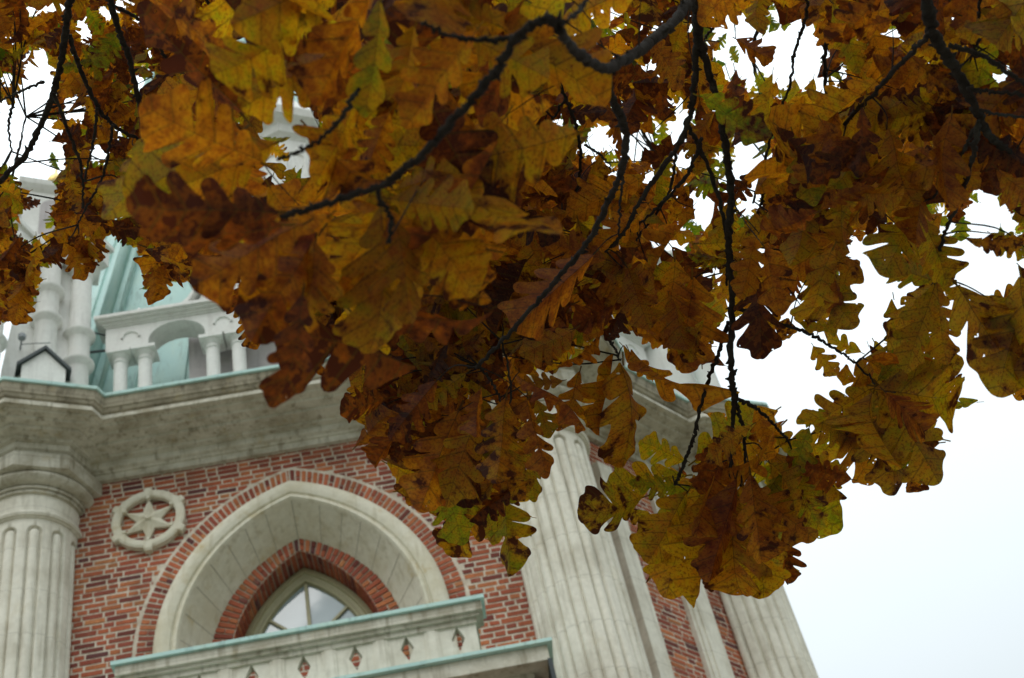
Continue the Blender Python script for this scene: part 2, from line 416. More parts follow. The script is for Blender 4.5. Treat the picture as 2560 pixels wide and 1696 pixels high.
# arch: voussoir rings, stone arch, reveal
def ring(c0, c1, o0, th, zmin, step=.075, split=True, name='arch_brickwork'):
    """radial bricks between inner curve c0 and outer curve c1 (same parameter)"""
    mb = MB(); n = len(c0)
    c0 = np.array(c0); c1 = np.array(c1)
    cen = (c0+c1)/2; sl = np.r_[0, np.cumsum(np.linalg.norm(np.diff(cen, axis=0), axis=1))]
    tot = sl[-1]; s = 0; k = 0
    def at(c, x): return np.array([np.interp(x, sl, c[:, 0]), np.interp(x, sl, c[:, 1])])
    half = tot/2
    while s < tot-.01:
        e = min(s+step, tot)
        if s < half < e and half-s > .02: e = half
        g_ = .012
        segs = [(.02, .98)] if k % 2 == 0 else [(.02, .47), (.53, .98)]
        if not split and k % 2 == 0: segs = [(.02, .3), (.34, .98)]
        for a_, b_ in segs:
            t = th+rng.uniform(-.004, .004); jj = rng.uniform(-.02, .02)
            P = []
            for x in (s+g_, e-g_):
                i_, o_ = at(c0, x), at(c1, x)
                P.append((i_+(o_-i_)*(a_+jj), i_+(o_-i_)*(b_+jj)))
            q = [P[0][0], P[1][0], P[1][1], P[0][1]]
            if min(v[1] for v in q) < zmin: continue
            vs = [FA.p(v[0], o0+t, v[1]) for v in q]+[FA.p(v[0], o0-.004, v[1]) for v in q]
            mb.add(vs, [(0, 1, 2, 3), (0, 4, 5, 1), (1, 5, 6, 2), (2, 6, 7, 3), (3, 7, 4, 0)], bcol())
        s = e; k += 1
    return mb.build(name, M_brick, tower, attr='bc')
def loft(mb, curves):
    """curves: list of (list of (u,z), offset)"""
    vs = []; n = len(curves[0][0])
    for c, o_ in curves: vs += [FA.p(u, o_, z) for u, z in c]
    fs = []
    for j in range(len(curves)-1):
        for k in range(n-1): fs.append((j*n+k, j*n+k+1, (j+1)*n+k+1, (j+1)*n+k))
    mb.add(vs, fs)
C_bo = acurve(.70, 2.635, 11.45, ZL); C_so = acurve(.70, 2.42, 11.45, ZL)
C_bk = acurve(.70, 2.68, 11.45, ZL); C_si = acurve(.70, 1.86, 11.45, ZL); C_bi = acurve(.85, 1.775, 11.45, ZL)
mb = MB(); loft(mb, [(C_bk, .001), (C_bk, .010), (C_so, .010)]); mb.build('arch_joints', M_mortar, tower)
ring(C_so, C_bo, .010, .010, ZL+.1)
mb = MB()
cs = [(2.43, -.01), (2.43, .06), (2.40, .095), (2.34, .115), (2.28, .11), (2.235, .09), (2.22, .065), (2.20, .065), (2.19, .085), (2.16, .09), (2.14, .07), (2.13, .04), (1.86, -.40)]
loft(mb, [(acurve(.70, r, 11.45, ZL), o_) for r, o_ in cs])
arch = mb.build('arch_moulding', M_arch, tower, smooth='auto')
# thin joints between the arch stones in the splay
M_oldj = simple('old_joint', (.33, .31, .24), .9)
ci = np.array(acurve(.70, 1.87, 11.45, ZL)); cj = np.array(acurve(.70, 2.125, 11.45, ZL)); sl = np.r_[0, np.cumsum(np.linalg.norm(np.diff(ci, axis=0), axis=1))]
x = .3
while x < sl[-1]:
    q = []
    for c_, o_ in ((ci, -.383), (cj, .036)):
        for dx in (-.0035, .0035):
            q.append(FA.p(np.interp(x+dx, sl, c_[:, 0]), o_+.002, np.interp(x+dx, sl, c_[:, 1])))
    mb = MB(); mb.add([q[0], q[1], q[3], q[2]], [(0, 1, 2, 3)]); x += rng.uniform(.24, .34)
    mb.build('arch_joint', M_oldj, arch)
mb = MB(); loft(mb, [(C_si, -.40), (C_bi, -.40), (C_bi, -.78)]); mb.build('arch_joints', M_mortar, tower)
ring(C_bi, acurve(.70, 1.868, 11.45, ZL), -.40, .02, ZL+.1, step=.078)
# reveal bricks
mb = MB(); c0 = np.array(C_bi); sl = np.r_[0, np.cumsum(np.linalg.norm(np.diff(c0, axis=0), axis=1))]; s = 0; k = 0
uc_ = np.array([UC, 11.45])
while s < sl[-1]:
    P = []
    for x in (s+.009, s+.069):
        v = np.array([np.interp(x, sl, c0[:, 0]), np.interp(x, sl, c0[:, 1])])
        inn = np.array([UC-v[0], (11.45-v[1]) if v[1] > 11.45 else 0]); inn /= np.linalg.norm(inn)+1e-9
        P.append((v, v+inn*.014))
    for a_, b_ in ([(-.41, -.76)] if k % 2 else [(-.41, -.53), (-.55, -.76)]):
        vs = [FA.p(P[0][1][0], a_, P[0][1][1]), FA.p(P[1][1][0], a_, P[1][1][1]), FA.p(P[1][1][0], b_, P[1][1][1]), FA.p(P[0][1][0], b_, P[0][1][1]),
              FA.p(P[0][0][0], a_, P[0][0][1]), FA.p(P[1][0][0], a_, P[1][0][1]), FA.p(P[1][0][0], b_, P[1][0][1]), FA.p(P[0][0][0], b_, P[0][0][1])]
        mb.add(vs, [(0, 1, 2, 3), (0, 4, 5, 1), (1, 5, 6, 2), (2, 6, 7, 3), (3, 7, 4, 0)], bcol())
    s += .078; k += 1
mb.build('arch_brickwork', M_brick, tower, attr='bc')
# window
def garc(r, o_): return (acurve(.85, r, 11.42, ZL), o_)
mb = MB(); loft(mb, [garc(1.775, -.72), garc(1.72, -.70), garc(1.70, -.70), garc(1.69, -.73), garc(1.64, -.74), garc(1.625, -.72), garc(1.60, -.73), garc(1.585, -.80)])
win = mb.build('window', M_frame, tower, smooth='auto')
gp = acurve(.85, 1.60, 11.42, ZL); mb = MB()
mb.add([FA.p(u, -.79, z) for u, z in gp], [tuple(range(len(gp)))]); mb.build('pane', M_glass, win)
mb = MB(); box(mb, FA, UC-.022, UC+.022, -.785, -.75, ZL, 12.74); mb.build('mullion', M_frame, win)
for sgn in (-1, 1):
    mb = MB(); fr = FA
    a_ = np.array([UC+sgn*.51, 12.32]); b_ = np.array([UC+sgn*.16, 12.0])
    d_ = (b_-a_)/np.linalg.norm(b_-a_); n_ = np.array([-d_[1], d_[0]])*.016
    q = [a_+n_, b_+n_, b_-n_, a_-n_]
    mb.add([FA.p(*[v[0], -.755, v[1]]) for v in q]+[FA.p(v[0], -.785, v[1]) for v in q], [(0, 1, 2, 3), (4, 7, 6, 5), (0, 4, 5, 1), (1, 5, 6, 2), (2, 6, 7, 3), (3, 7, 4, 0)])
    mb.build('glazing_bar', M_frame, win)
for zz in (11.3, 10.5):
    mb = MB(); box(mb, FA, UC-.7, UC+.7, -.784, -.756, zz, zz+.035); mb.build('glazing_bar', M_frame, win)

# rosette with a six pointed star
rc = (-5.0, 13.54)
ros = MB(); nn = 144
prof = []
for k in range(nn):
    a_ = 2*math.pi*k/nn; 
    tab = min(abs(((math.degrees(a_)-90+30) % 60)-30), 99) < 5.2
    ro = .505 if tab else .455
    prof.append((a_, ro))
vs = []; fs = []
for a_, ro in prof:
    ca, sa = math.cos(a_), math.sin(a_)
    for r_, o_ in ((ro, .002), (ro, .085), (ro-.03, .10), (.365, .10), (.345, .085), (.345, .012)):
        vs.append(FA.p(rc[0]+r_*ca, o_, rc[1]+r_*sa))
for k in range(nn):
    for j in range(5): fs.append((k*6+j, ((k+1) % nn)*6+j, ((k+1) % nn)*6+j+1, k*6+j+1))
ros.add(vs, fs); rosette = ros.build('rosette', M_arch, tower)
st = MB(); vs = [FA.p(rc[0], .10, rc[1])]
for k in range(12):
    a_ = R_(90+30*k); r_ = .34 if k % 2 == 0 else .15
    vs.append(FA.p(rc[0]+r_*math.cos(a_), .055 if k % 2 == 0 else .045, rc[1]+r_*math.sin(a_)))
for k in range(12):
    a_ = R_(90+30*k); r_ = .34 if k % 2 == 0 else .15; vs.append(FA.p(rc[0]+r_*math.cos(a_), .012, rc[1]+r_*math.sin(a_)))
fs = [(0, 1+k, 1+(k+1) % 12) for k in range(12)]+[(1+k, 13+k, 13+(k+1) % 12, 1+(k+1) % 12) for k in range(12)]
st.add(vs, fs); st.build('star', M_arch, rosette)
bo = MB()
def disc(mb, u, z, r, o0, o1, n=14):
    vs = [FA.p(u+r*math.cos(2*math.pi*k/n), o0, z+r*math.sin(2*math.pi*k/n)) for k in range(n)]+[FA.p(u+r*.75*math.cos(2*math.pi*k/n), o1, z+r*.75*math.sin(2*math.pi*k/n)) for k in range(n)]
    mb.add(vs, [(k, (k+1) % n, n+(k+1) % n, n+k) for k in range(n)]+[tuple(range(n, 2*n))])
disc(bo, rc[0], rc[1], .04, .09, .125); bo.build('boss', M_arch, rosette)
for k in range(6):
    a_ = R_(90+60*k); bo = MB()
    disc(bo, rc[0]+.335*math.cos(a_), rc[1]+.335*math.sin(a_), .03, .05, .105); bo.build('star_tip', M_arch, rosette)

# fluted columns
def flute_r(th, phi, h, R=.58):
    """radius at angle th, h metres below the top of the flutes"""
    if h <= 0: return R
    d = abs(((th-phi+math.pi/12) % (math.pi/6)) - math.pi/12)*R; hw = .092
    e = hw-d if h >= hw else hw-math.hypot(hw-h, d)
    if e <= 0: return R
    if e < .024: return R - .055*math.sin(math.pi/2*min(1, e/.012))
    return R - .055 + .056*math.sqrt(max(0, 1-(1-(e-.024)/(hw-.024))**2))
def column(P, mid):
    mb = MB(); phi = R_(29.7); nA = 432
    zs = [0.8, 6, 9.2, 10.5, 12, 13.0]+[13.35-.58*R_(9.3)*(1-math.sin(math.pi/2*x_/9)) for x_ in range(0, 10)]+[13.46]
    vs = []; fs = []
    for z in zs:
        for k in range(nA):
            th = 2*math.pi*k/nA; r_ = flute_r(th, phi, 13.35-z)
            vs.append((P[0]+r_*math.sin(th), P[1]-r_*math.cos(th), z))
    for j in range(len(zs)-1):
        for k in range(nA): k2 = (k+1) % nA; fs.append((j*nA+k, j*nA+k2, (j+1)*nA+k2, (j+1)*nA+k))
    mb.add(vs, fs)
    c = mb.build('column', M_stone, tower, smooth=True)
    mb = MB(); lathe(mb, (P[0], P[1], 0), [(.55, 13.455), (.60, 13.46), (.605, 13.475), (.63, 13.48), (.645, 13.51), (.635, 13.54), (.61, 13.55), (.59, 13.56), (.592, 13.84)], 64)
    mb.build('necking', M_stone, c, smooth='auto')
    mb = MB(); lathe(mb, (P[0], P[1], 0), [(.58, 13.835), (.63, 13.84), (.635, 13.865), (.60, 13.87), (.60, 13.88), (.66, 13.885), (.665, 13.91), (.62, 13.915), (.625, 13.93), (.71, 13.95), (.76, 13.985), (.775, 14.02), (.765, 14.06), (.73, 14.09), (.70, 14.095)], 64)
    octloft(mb, (P[0], P[1], 0), [(.84, 14.088), (.87, 14.10), (.87, 14.32), (.84, 14.34), (.70, 14.345), (.70, 14.66)], mid)
    mb.build('capital', M_cornice, c, smooth='auto')
    mb = MB(); lathe(mb, (P[0], P[1], 0), [(.85, 0), (.85, .3), (.78, .32), (.8, .45), (.74, .6), (.66, .65), (.6, .8), (.58, .82)], 48)
    mb.build('base', M_stone, c, smooth='auto')
for k in range(8): column(VERT[k], AZ[k]-22.5)

# cornice: plan outline breaking forward round every column, lofted through its profile
def ofs(o_): return .63 + (o_/.88)*.72
def inter(P1, n1, d1, P2, n2, d2):
    A_ = np.array([n1[:2], n2[:2]]); b_ = np.array([P1[:2]@n1[:2]+d1, P2[:2]@n2[:2]+d2]); s_ = np.linalg.solve(A_, b_); return s_
def outline(o_):
    pts = []; a_ = ofs(o_)
    for k in range(8):
        P = VERT[k]; al = AZ[k-1]; be = AZ[k]; mid = be-22.5
        ns = [nrm(mid+x) for x in (-90, -45, 0, 45, 90)]
        pts.append(inter(P, nrm(al), o_, P, ns[0], a_))
        for j in range(4): pts.append(inter(P, ns[j], a_, P, ns[j+1], a_))
        pts.append(inter(P, ns[4], a_, P, nrm(be), o_))
    return pts
def cornice_mesh(prof):
    mb = MB(); n = 48
    for o_, z in prof: mb.add([(p[0], p[1], z) for p in outline(o_)], [])
    for j in range(len(prof)-1):
        mb.f += [(j*n+k, j*n+(k+1) % n, (j+1)*n+(k+1) % n, (j+1)*n+k) for k in range(n)]
    return mb
prof = [(.0, 14.30), (.07, 14.305), (.085, 14.385), (.11, 14.39), (.12, 14.41), (.165, 14.43), (.175, 14.445), (.18, 14.51), (.26, 14.515), (.265, 14.545), (.31, 14.55), (.44, 14.565), (.445, 14.60), (.58, 14.61), (.59, 14.635), (.70, 14.645), (.71, 14.668), (.79, 14.672), (.80, 14.68), (.775, 14.765), (.765, 14.775), (.80, 14.79), (.82, 14.83), (.84, 14.84), (.845, 14.86), (.86, 14.90), (.87, 14.94), (.875, 14.955), (.875, 14.98)]
cor = cornice_mesh([p for p in prof if p[1] <= 14.77]).build('cornice', M_cornice, tower)
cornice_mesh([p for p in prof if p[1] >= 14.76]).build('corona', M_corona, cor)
cornice_mesh([(.874, 14.975), (.905, 14.975), (.91, 14.985), (.91, 15.025), (.86, 15.035), (.30, 15.12), (.0, 15.14)]).build('flashing', M_copper, cor)
mb = MB(); mb.add([(p[0], p[1], 15.10) for p in VERT], [tuple(range(8))]); mb.build('gutter_floor', M_copper, tower)

# stone pilasters on the narrow right face
mb = MB(); box(mb, FB, .88, 1.15, .0, .20, ZL, 13.68); mb.build('pilaster', M_stone, tower)
mb = MB(); box(mb, FB, 2.09, 2.60, .0, .07, 0, 14.3); box(mb, FB, 2.14, 2.55, .069, .10, 0, 14.3); box(mb, FB, 2.22, 2.47, .099, .125, 0, 14.3); mb.build('pilaster', M_stone, tower)

# balcony
bal = MB(); box(bal, FA, -5.80, -.62, .0, 1.35, 9.66, 9.83); box(bal, FA, -5.60, -.80, .0, 1.15, 9.56, 9.659)
for u_ in (-5.0, -4.0, -3.0, -2.0): box(bal, FA, u_-.08, u_+.08, .02, 1.14, 9.47, 9.559)
balcony = bal.build('balcony', M_cornice, tower)
mb = MB(); box(mb, FA, -5.86, -.56, .0, 1.41, 9.835, 9.875); mb.build('flashing', M_copper, balcony)
for u_ in (-5.82, -.645):
    mb = MB(); box(mb, FA, u_, u_+.045, .0, 1.37, 8.7, 9.658); mb.build('bracket', M_dark, balcony)  # end brackets in one plain near-black colour
RL, RR = -5.09, -1.17
mb = MB()
# parapet wall with diamond shaped openings: panels between openings
dz = [-5.34+.552*k for k in range(9)]
dz = [u for u in [-2.04-.545*k for k in range(-1, 7)] if RL+.3 < u < RR-.1]
dz = sorted(dz); z0, z1, zc = 9.876, 10.42, 10.255
hw, hh = .072, .155
def parapet(o0, o1, mb):
    edges = [RL+.12]+[None]*0
    cuts = []
    for u in dz: cuts.append((u-hw, u, u+hw))
    xs = RL+.12
    for (a_, u, b_) in cuts:
        box(mb, FA, xs, a_, o0, o1, z0, z1)
        for s_ in (-1, 1):
            e = a_ if s_ < 0 else b_
            for (zz0, zz1) in ((z0, zc-hh), (zc+hh, z1)):
                pass
        # pieces above and below the diamond
        for top_ in (0, 1):
            zt_ = z1 if top_ else z0; za = zc+hh if top_ else zc-hh
            poly = [(a_, zc), (u, za), (b_, zc), (b_, zt_), (a_, zt_)]
            vs = [FA.p(x_, o1, z_) for x_, z_ in poly]+[FA.p(x_, o0, z_) for x_, z_ in poly]; n = 5
            mb.add(vs, [(0, 1, 3+1, ) if False else (0, 1, 4), (1, 2, 3), (1, 3, 4), (5, 9, 6), (6, 8, 7), (6, 9, 8)]+[(k, (k+1) % n, n+(k+1) % n, n+k) for k in (0, 1)])
        xs = b_
    box(mb, FA, xs, RR-.12, o0, o1, z0, z1)
parapet(1.02, 1.12, mb)
for u in [u+.27 for u in dz]+[dz[0]-.27]:
    if u < RR-.2:
        box(mb, FA, u-.075, u+.075, 1.119, 1.135, z0, z1); box(mb, FA, u-.045, u+.045, 1.134, 1.145, z0, z1)
par = mb.build('parapet', M_stone, balcony)
mb = MB(); 
for (d_, za, zb) in ((.02, 10.40, 10.46), (.06, 10.46, 10.50), (.10, 10.50, 10.61)):
    box(mb, FA, RL+.12-d_, RR-.12+d_, 1.0-d_, 1.13+d_, za+.001, zb)
for uu in (RL+.12, RR-.24):
    box(mb, FA, uu, uu+.12, .0, 1.019, 9.876, 10.399)
for uu, s_ in ((RL+.10, 0), (RR-.26, 0)):
    box(mb, FA, uu-.02, uu+.17, .0, .899, 10.42, 10.60)
mb.build('handrail', M_cornice, par)
mb = MB(); box(mb, FA, RL-.02, RR+.02, .87, 1.27, 10.615, 10.66); mb.build('flashing', M_copper, par)

# arcade on top of the cornice of the wide face, and a shorter one on the narrow face
def arcade(fr, cols, uL, uR, arches, of=0.0, bumps=()):
    base = MB(); box(base, fr, uL, uR, of-.25, of+.18, 15.0, 15.35)
    arc_ = base.build('arcade', M_white, tower)
    for u in cols:
        mb = MB(); P = fr.p(u, of, 0); lathe(mb, P, [(.13, 15.35), (.13, 15.40), (.10, 15.43), (.095, 15.46), (.095, 16.42), (.11, 16.43), (.11, 16.45), (.095, 16.455), (.098, 16.50), (.14, 16.54), (.145, 16.56)], 24)
        box(mb, fr, u-.165, u+.165, of-.165, of+.165, 16.56, 16.62); mb.build('arcade_column', M_white, arc_, smooth='auto')
    mb = MB(); us = sorted(set([uL, uR]+[c+r*math.cos(math.pi*k/16)for c, r in arches for k in range(17)]))
    def zb(u):
        for c, r in arches:
            if abs(u-c) < r-1e-6: return 16.68+math.sqrt(r*r-(u-c)**2)*.82
        return 16.621
    zt_ = 17.06; vs = []; fs = []
    for i, u in enumerate(us):
        um = zb(u)
        vs += [fr.p(u, of+.15, um), fr.p(u, of+.15, zt_), fr.p(u, of-.2, um), fr.p(u, of-.2, zt_)]
    for i in range(len(us)-1):
        b = 4*i; fs += [(b, b+4, b+5, b+1), (b+2, b+3, b+7, b+6), (b, b+2, b+6, b+4)]
    fs += [(0, 1, 3, 2), (len(vs)-4, len(vs)-2, len(vs)-1, len(vs)-3)]
    mb.add(vs, fs)
    for c in bumps:      # small half round hood on each pier
        n = 10
        for k in range(n):
            a0, a1 = math.pi*k/n, math.pi*(k+1)/n
            vs = []
            for a_ in (a0, a1):
                for r_, o_ in ((.135, of+.149), (.135, of+.175), (.115, of+.175), (.10, of+.149)):
                    vs.append(fr.p(c+r_*math.cos(a_), o_, 16.80+r_*math.sin(a_)))
            mb.add(vs, [(0, 1, 5, 4), (1, 2, 6, 5), (2, 3, 7, 6)])
    mb.build('entablature', M_white, arc_)
    mb = MB()
    for (d_, za, zb_) in ((.17, 17.06, 17.09), (.20, 17.09, 17.13), (.25, 17.13, 17.16), (.29, 17.16, 17.22)):
        box(mb, fr, uL-d_+.15, uR+d_-.15, of-.2, of+d_, za+.0005, zb_)
    mb.build('entablature_cornice', M_white, arc_)
    # scrolls and small crest blocks on top
    for u in (uL+.45, (uL+uR)/2, uR-.45):
        mb = MB()
        for k in range(-3, 4):
            lathe(mb, fr.p(u+.085*k, of+.1, 0), [(.03, 17.22), (.05, 17.25+.02*(3-abs(k))), (.045, 17.29+.035*(3-abs(k))), (.01, 17.32+.045*(3-abs(k)))], 10)
        mb.build('crest', M_white, arc_, smooth=True)
    return arc_
arcade(FA, [-5.40, -5.06, -4.12, -3.76, -2.68, -2.32, -1.38, -1.04], -5.58, -.86, [(-4.59, .40), (-3.22, .42), (-1.85, .40)], .02, (-5.23, -3.94, -2.50, -1.21))
arcade(FB, [.72, 1.06, 2.49, 2.83], .54, 3.01, [(1.775, .5)], .02, (.89, 2.66))

# central dormer behind the arcade of the wide face
FD = Fr(FA.p(UC, -.30, 0), AZ0)
mb = MB(); box(mb, FD, -1.30, 1.30, -1.5, 0, 15.0, 17.6)
dorm = mb.build('dormer', M_pink, tower)
mb = MB(); pl = []
for k in range(13): t_ = k/12; pl.append((-1.30+.72*t_**.8, 17.6+2.3*t_**1.25))
pl2 = pl+[(-u, z) for u, z in reversed(pl)]
vs = [FD.p(u, 0.05, z) for u, z in pl2]+[FD.p(u, -.35, z) for u, z in pl2]; n = len(pl2)
mb.add(vs, [tuple(range(n)), tuple(range(2*n-1, n-1, -1))]+[(k, (k+1) % n, n+(k+1) % n, n+k) for k in range(n)])
vs = []; 
for u, z in pl2: vs += [FD.p(u*1.06, .16, z+.02), FD.p(u*1.06, .16, z+.12), FD.p(u*1.06, -.4, z+.12), FD.p(u*1.06, -.4, z+.02)]
mb.add(vs, [(4*k+j, 4*k+4+j, 4*k+4+(j+1) % 4, 4*k+(j+1) % 4) for k in range(n-1) for j in range(4)])
mb.build('gable', M_white, dorm)
mb = MB(); octloft(mb, FD.p(.35, -.1, 0), [(.62, 17.5), (.62, 19.5), (.56, 19.55), (.56, 21.0), (.60, 21.05), (.66, 21.1), (.70, 21.25), (.86, 21.35), (.90, 21.5), (.88, 21.56), (.3, 22.6), (.05, 23.4)], AZ0+22.5)
lan = mb.build('turret', M_white, dorm)
for k in range(-2, 2):
    az = AZ0+22.5+45*k; fr = Fr(np.array(FD.p(.35, -.1, 0))+nrm(az)*(.56*math.cos(math.pi/8)), az); mb = MB(); n = 10
    vs = [];
    cc = [(-.13, 19.8)]+[(-.13*math.cos(math.pi*j/n), 20.5+.13*math.sin(math.pi*j/n)) for j in range(n+1)]+[(.13, 19.8)]
    vs = [fr.p(u, .002, z) for u, z in cc]+[fr.p(u*1.25, .03, 20.5+(z-20.5)*1.2 if z > 20.5 else z) for u, z in cc]+[fr.p(u*1.4, .004, 20.5+(z-20.5)*1.35 if z > 20.5 else z) for u, z in cc]
    q = len(cc); mb.add(vs, [(k_, k_+1, q+k_+1, q+k_) for k_ in range(q-1)]+[(q+k_, q+k_+1, 2*q+k_+1, 2*q+k_) for k_ in range(q-1)])
    mb.build('arch_niche', M_white, lan)

# tent roof with standing seams
mb = MB(); RK = .93; apex = CEN+np.array([0, 0, 46.0]); TR = .78
base = [CEN+(v-CEN)*RK+np.array([0, 0, 15.12]) for v in VERT]
topv = [b+(apex-b)*TR for b in base]
vs = base+topv; mb.add(vs, [(k, (k+1) % 8, 8+(k+1) % 8, 8+k) for k in range(8)]+[tuple(range(8, 16))])
roof = mb.build('roof', M_copper, tower)
mb = MB()
for k in range(8):
    b0, b1, t0, t1 = base[k], base[(k+1) % 8], topv[k], topv[(k+1) % 8]
    fn = np.cross(b1-b0, t0-b0); fn /= np.linalg.norm(fn)
    if fn@(b0-CEN) < 0: fn = -fn
    ns = 8 if k % 2 == 0 else 4
    for j in range(1, ns):
        f_ = j/ns; p_ = b0+(b1-b0)*f_; q_ = t0+(t1-t0)*f_; s_ = (b1-b0)/np.linalg.norm(b1-b0)*.018
        vs = [p_-s_, p_+s_, p_+s_+fn*.035, p_-s_+fn*.035, q_-s_, q_+s_, q_+s_+fn*.035, q_-s_+fn*.035]
        mb.add(vs, [(0, 4, 7, 3), (3, 7, 6, 2), (2, 6, 5, 1)])
mb.build('standing_seam', M_copper, roof)
for k in range(8):
    mb = MB(); out_ = (base[k]-CEN); out_[2] = 0; out_ /= np.linalg.norm(out_)
    tube(mb, [base[k]+out_*.03, topv[k]+out_*.03], .085, 10)
    side_ = np.cross(out_, [0, 0, 1])
    for s_ in (-1, 1): tube(mb, [base[k]+side_*s_*.26-out_*.06, topv[k]+side_*s_*.10-out_*.0], .035, 6)
    mb.build('hip_roll', M_copper, roof, smooth=True)

# corner pinnacles
def pinnacle(P, ga, sc=(0, 1)):
    P = np.array([P[0], P[1], 0])
    mb = MB(); octloft(mb, P, [(.80, 15.0), (.74, 16.0), (.62, 17.2), (.58, 18.6), (.62, 18.65), (.66, 18.8), (.66, 20.0), (.72, 20.05), (.78, 20.12), (.80, 20.22), (.60, 20.3), (.30, 20.6), (.1, 20.7)], ga, n=4)
    pin = mb.build('pinnacle', M_white, tower)
    fr = Fr(P+nrm(ga)*.50, ga)
    mb = MB(); zb_, za = 15.93, 16.30; hw_ = .28
    vs = [fr.p(-hw_, .22, 15.1), fr.p(hw_, .22, 15.1), fr.p(hw_, .22, zb_), fr.p(0, .22, za-.05), fr.p(-hw_, .22, zb_)]
    vs += [fr.p(u, -.02, z) for u, z in ((-hw_, 15.1), (hw_, 15.1), (hw_, zb_), (0, za-.05), (-hw_, zb_))]
    mb.add(vs, [(0, 1, 2, 3, 4), (9, 8, 7, 6, 5)]+[(k, (k+1) % 5, 5+(k+1) % 5, 5+k) for k in range(5)])
    mb.build('gablet', M_white, pin)
    mb = MB()
    for s_ in (-1, 1):
        q = [(0, za-.045), (s_*(hw_+.07), zb_-.055), (s_*(hw_+.07), zb_-.0), (0, za+.015)]
        vs = [fr.p(u, .27, z) for u, z in q]+[fr.p(u, -.01, z) for u, z in q]
        mb.add(vs, [(0, 1, 2, 3), (4, 7, 6, 5), (0, 4, 5, 1), (1, 5, 6, 2), (2, 6, 7, 3)])
    mb.build('gablet_roof', M_iron, pin)
    def ringed(C, zlo, rings, cap, name='pinnacle_column'):
        mb = MB(); pr = [(.16, zlo)]
        for z in rings: pr += [(.152, z-.12), (.16, z-.10), (.21, z-.05), (.225, z-.02), (.225, z), (.20, z+.02), (.155, z+.05)]
        if cap: pr += [(.14, cap-.22), (.16, cap-.2), (.16, cap-.17), (.14, cap-.16), (.145, cap-.10), (.22, cap-.02), (.24, cap)]
        else: pr += [(.15, 18.6)]
        lathe(mb, C, pr, 28)
        if cap: octloft(mb, C, [(.34, cap), (.36, cap+.02), (.36, cap+.09)], ga, n=4)
        mb.build(name, M_white, pin, smooth='auto')
    ringed(P+nrm(ga)*.52, 16.0, (17.05, 17.65), None)
    for s_ in (45, -45):
        C = P+nrm(ga+s_)*(.64 if s_ > 0 else 1.0)
        ringed(C, 15.05, (16.32, 16.90), 18.30)
        f2 = Fr(P, ga+s_); mb = MB(); box(mb, f2, -.2, .2, .3, .95, 18.39, 18.75); box(mb, f2, -.25, .25, .28, 1.0, 18.75, 18.84); mb.build('lintel', M_white, pin)
    for k in range(4):
        f3 = Fr(P+nrm(ga+90*k)*.467, ga+90*k); mb = MB(); n = 12
        cc = [(-.22, 19.0)]+[(-.22*math.cos(math.pi*j/n), 19.65+.22*math.sin(math.pi*j/n)) for j in range(n+1)]+[(.22, 19.0)]
        mb.add([f3.p(u, .003, z) for u, z in cc], [tuple(range(len(cc)))])  # flat arch in a darker colour; the recess's inner shade is painted on
        mb.build('arch_niche', M_pink, pin)
    mb = MB(); lathe(mb, P, [(.04, 20.6), (.04, 20.8), (.10, 20.85), (.13, 20.95), (.10, 21.05), (.03, 21.1), (.012, 21.4)], 20); mb.build('finial', M_gold, pin, smooth=True)
    return pin
pL = pinnacle(VERT[0]-dirv(29.7)*.05, 29.7); pinnacle(VERT[1], 29.7); pinnacle(VERT[2], 74.7); pinnacle(VERT[7], -15.3)
# small floodlight with its cable on the left pinnacle, tie rods to the arcade
mb = MB(); fr = Fr(VERT[0]+nrm(-15.3)*.45, -15.3)
fl = Fr(VERT[0]+nrm(29.7)*.50, 29.7)
tube(mb, [fl.p(-.36, 0, 16.45), fl.p(-.36, .16, 16.5)], .012, 6); lathe(mb, fl.p(-.36, .18, 0), [(.02, 16.46), (.05, 16.48), (.055, 16.54), (.03, 16.57)], 14)
flo = mb.build('floodlight', M_lamp, tower)
mb = MB(); tube(mb, [fl.p(-.36, .1, 16.45), fl.p(-.15, .24, 16.36), fl.p(.0, .3, 16.33)], .006, 5); mb.build('cable', M_iron, flo)
mb = MB(); C1 = VERT[0]-dirv(29.7)*.05+nrm(74.7)*.64
tube(mb, [(C1[0], C1[1], 16.55), FA.p(-5.5, .05, 16.75)], .02, 6); tube(mb, [(C1[0], C1[1], 17.05), FA.p(-5.5, .05, 17.0)], .014, 6)
mb.build('tie_rod', M_iron, tower)
#@@FOLIAGE
# ------------------------------------------------------------------ oak trees
# points are given as viewing directions (in 2367 x 1568 image units) and a distance from the camera in metres,
# which fixes every branch and leaf at its own place in the world
KD = 2560/2367
def W3(x, y, dist):
    d = CF + CR*((x*KD-1280)/FPX) - CU*((y*KD-848)/FPX)
    return CAM + d/np.linalg.norm(d)*dist
def P2(p):
    q = p-CAM; z = q@CF
    return np.stack([(1280+FPX*(q@CR)/z)/KD, (848-FPX*(q@CU)/z)/KD], -1)

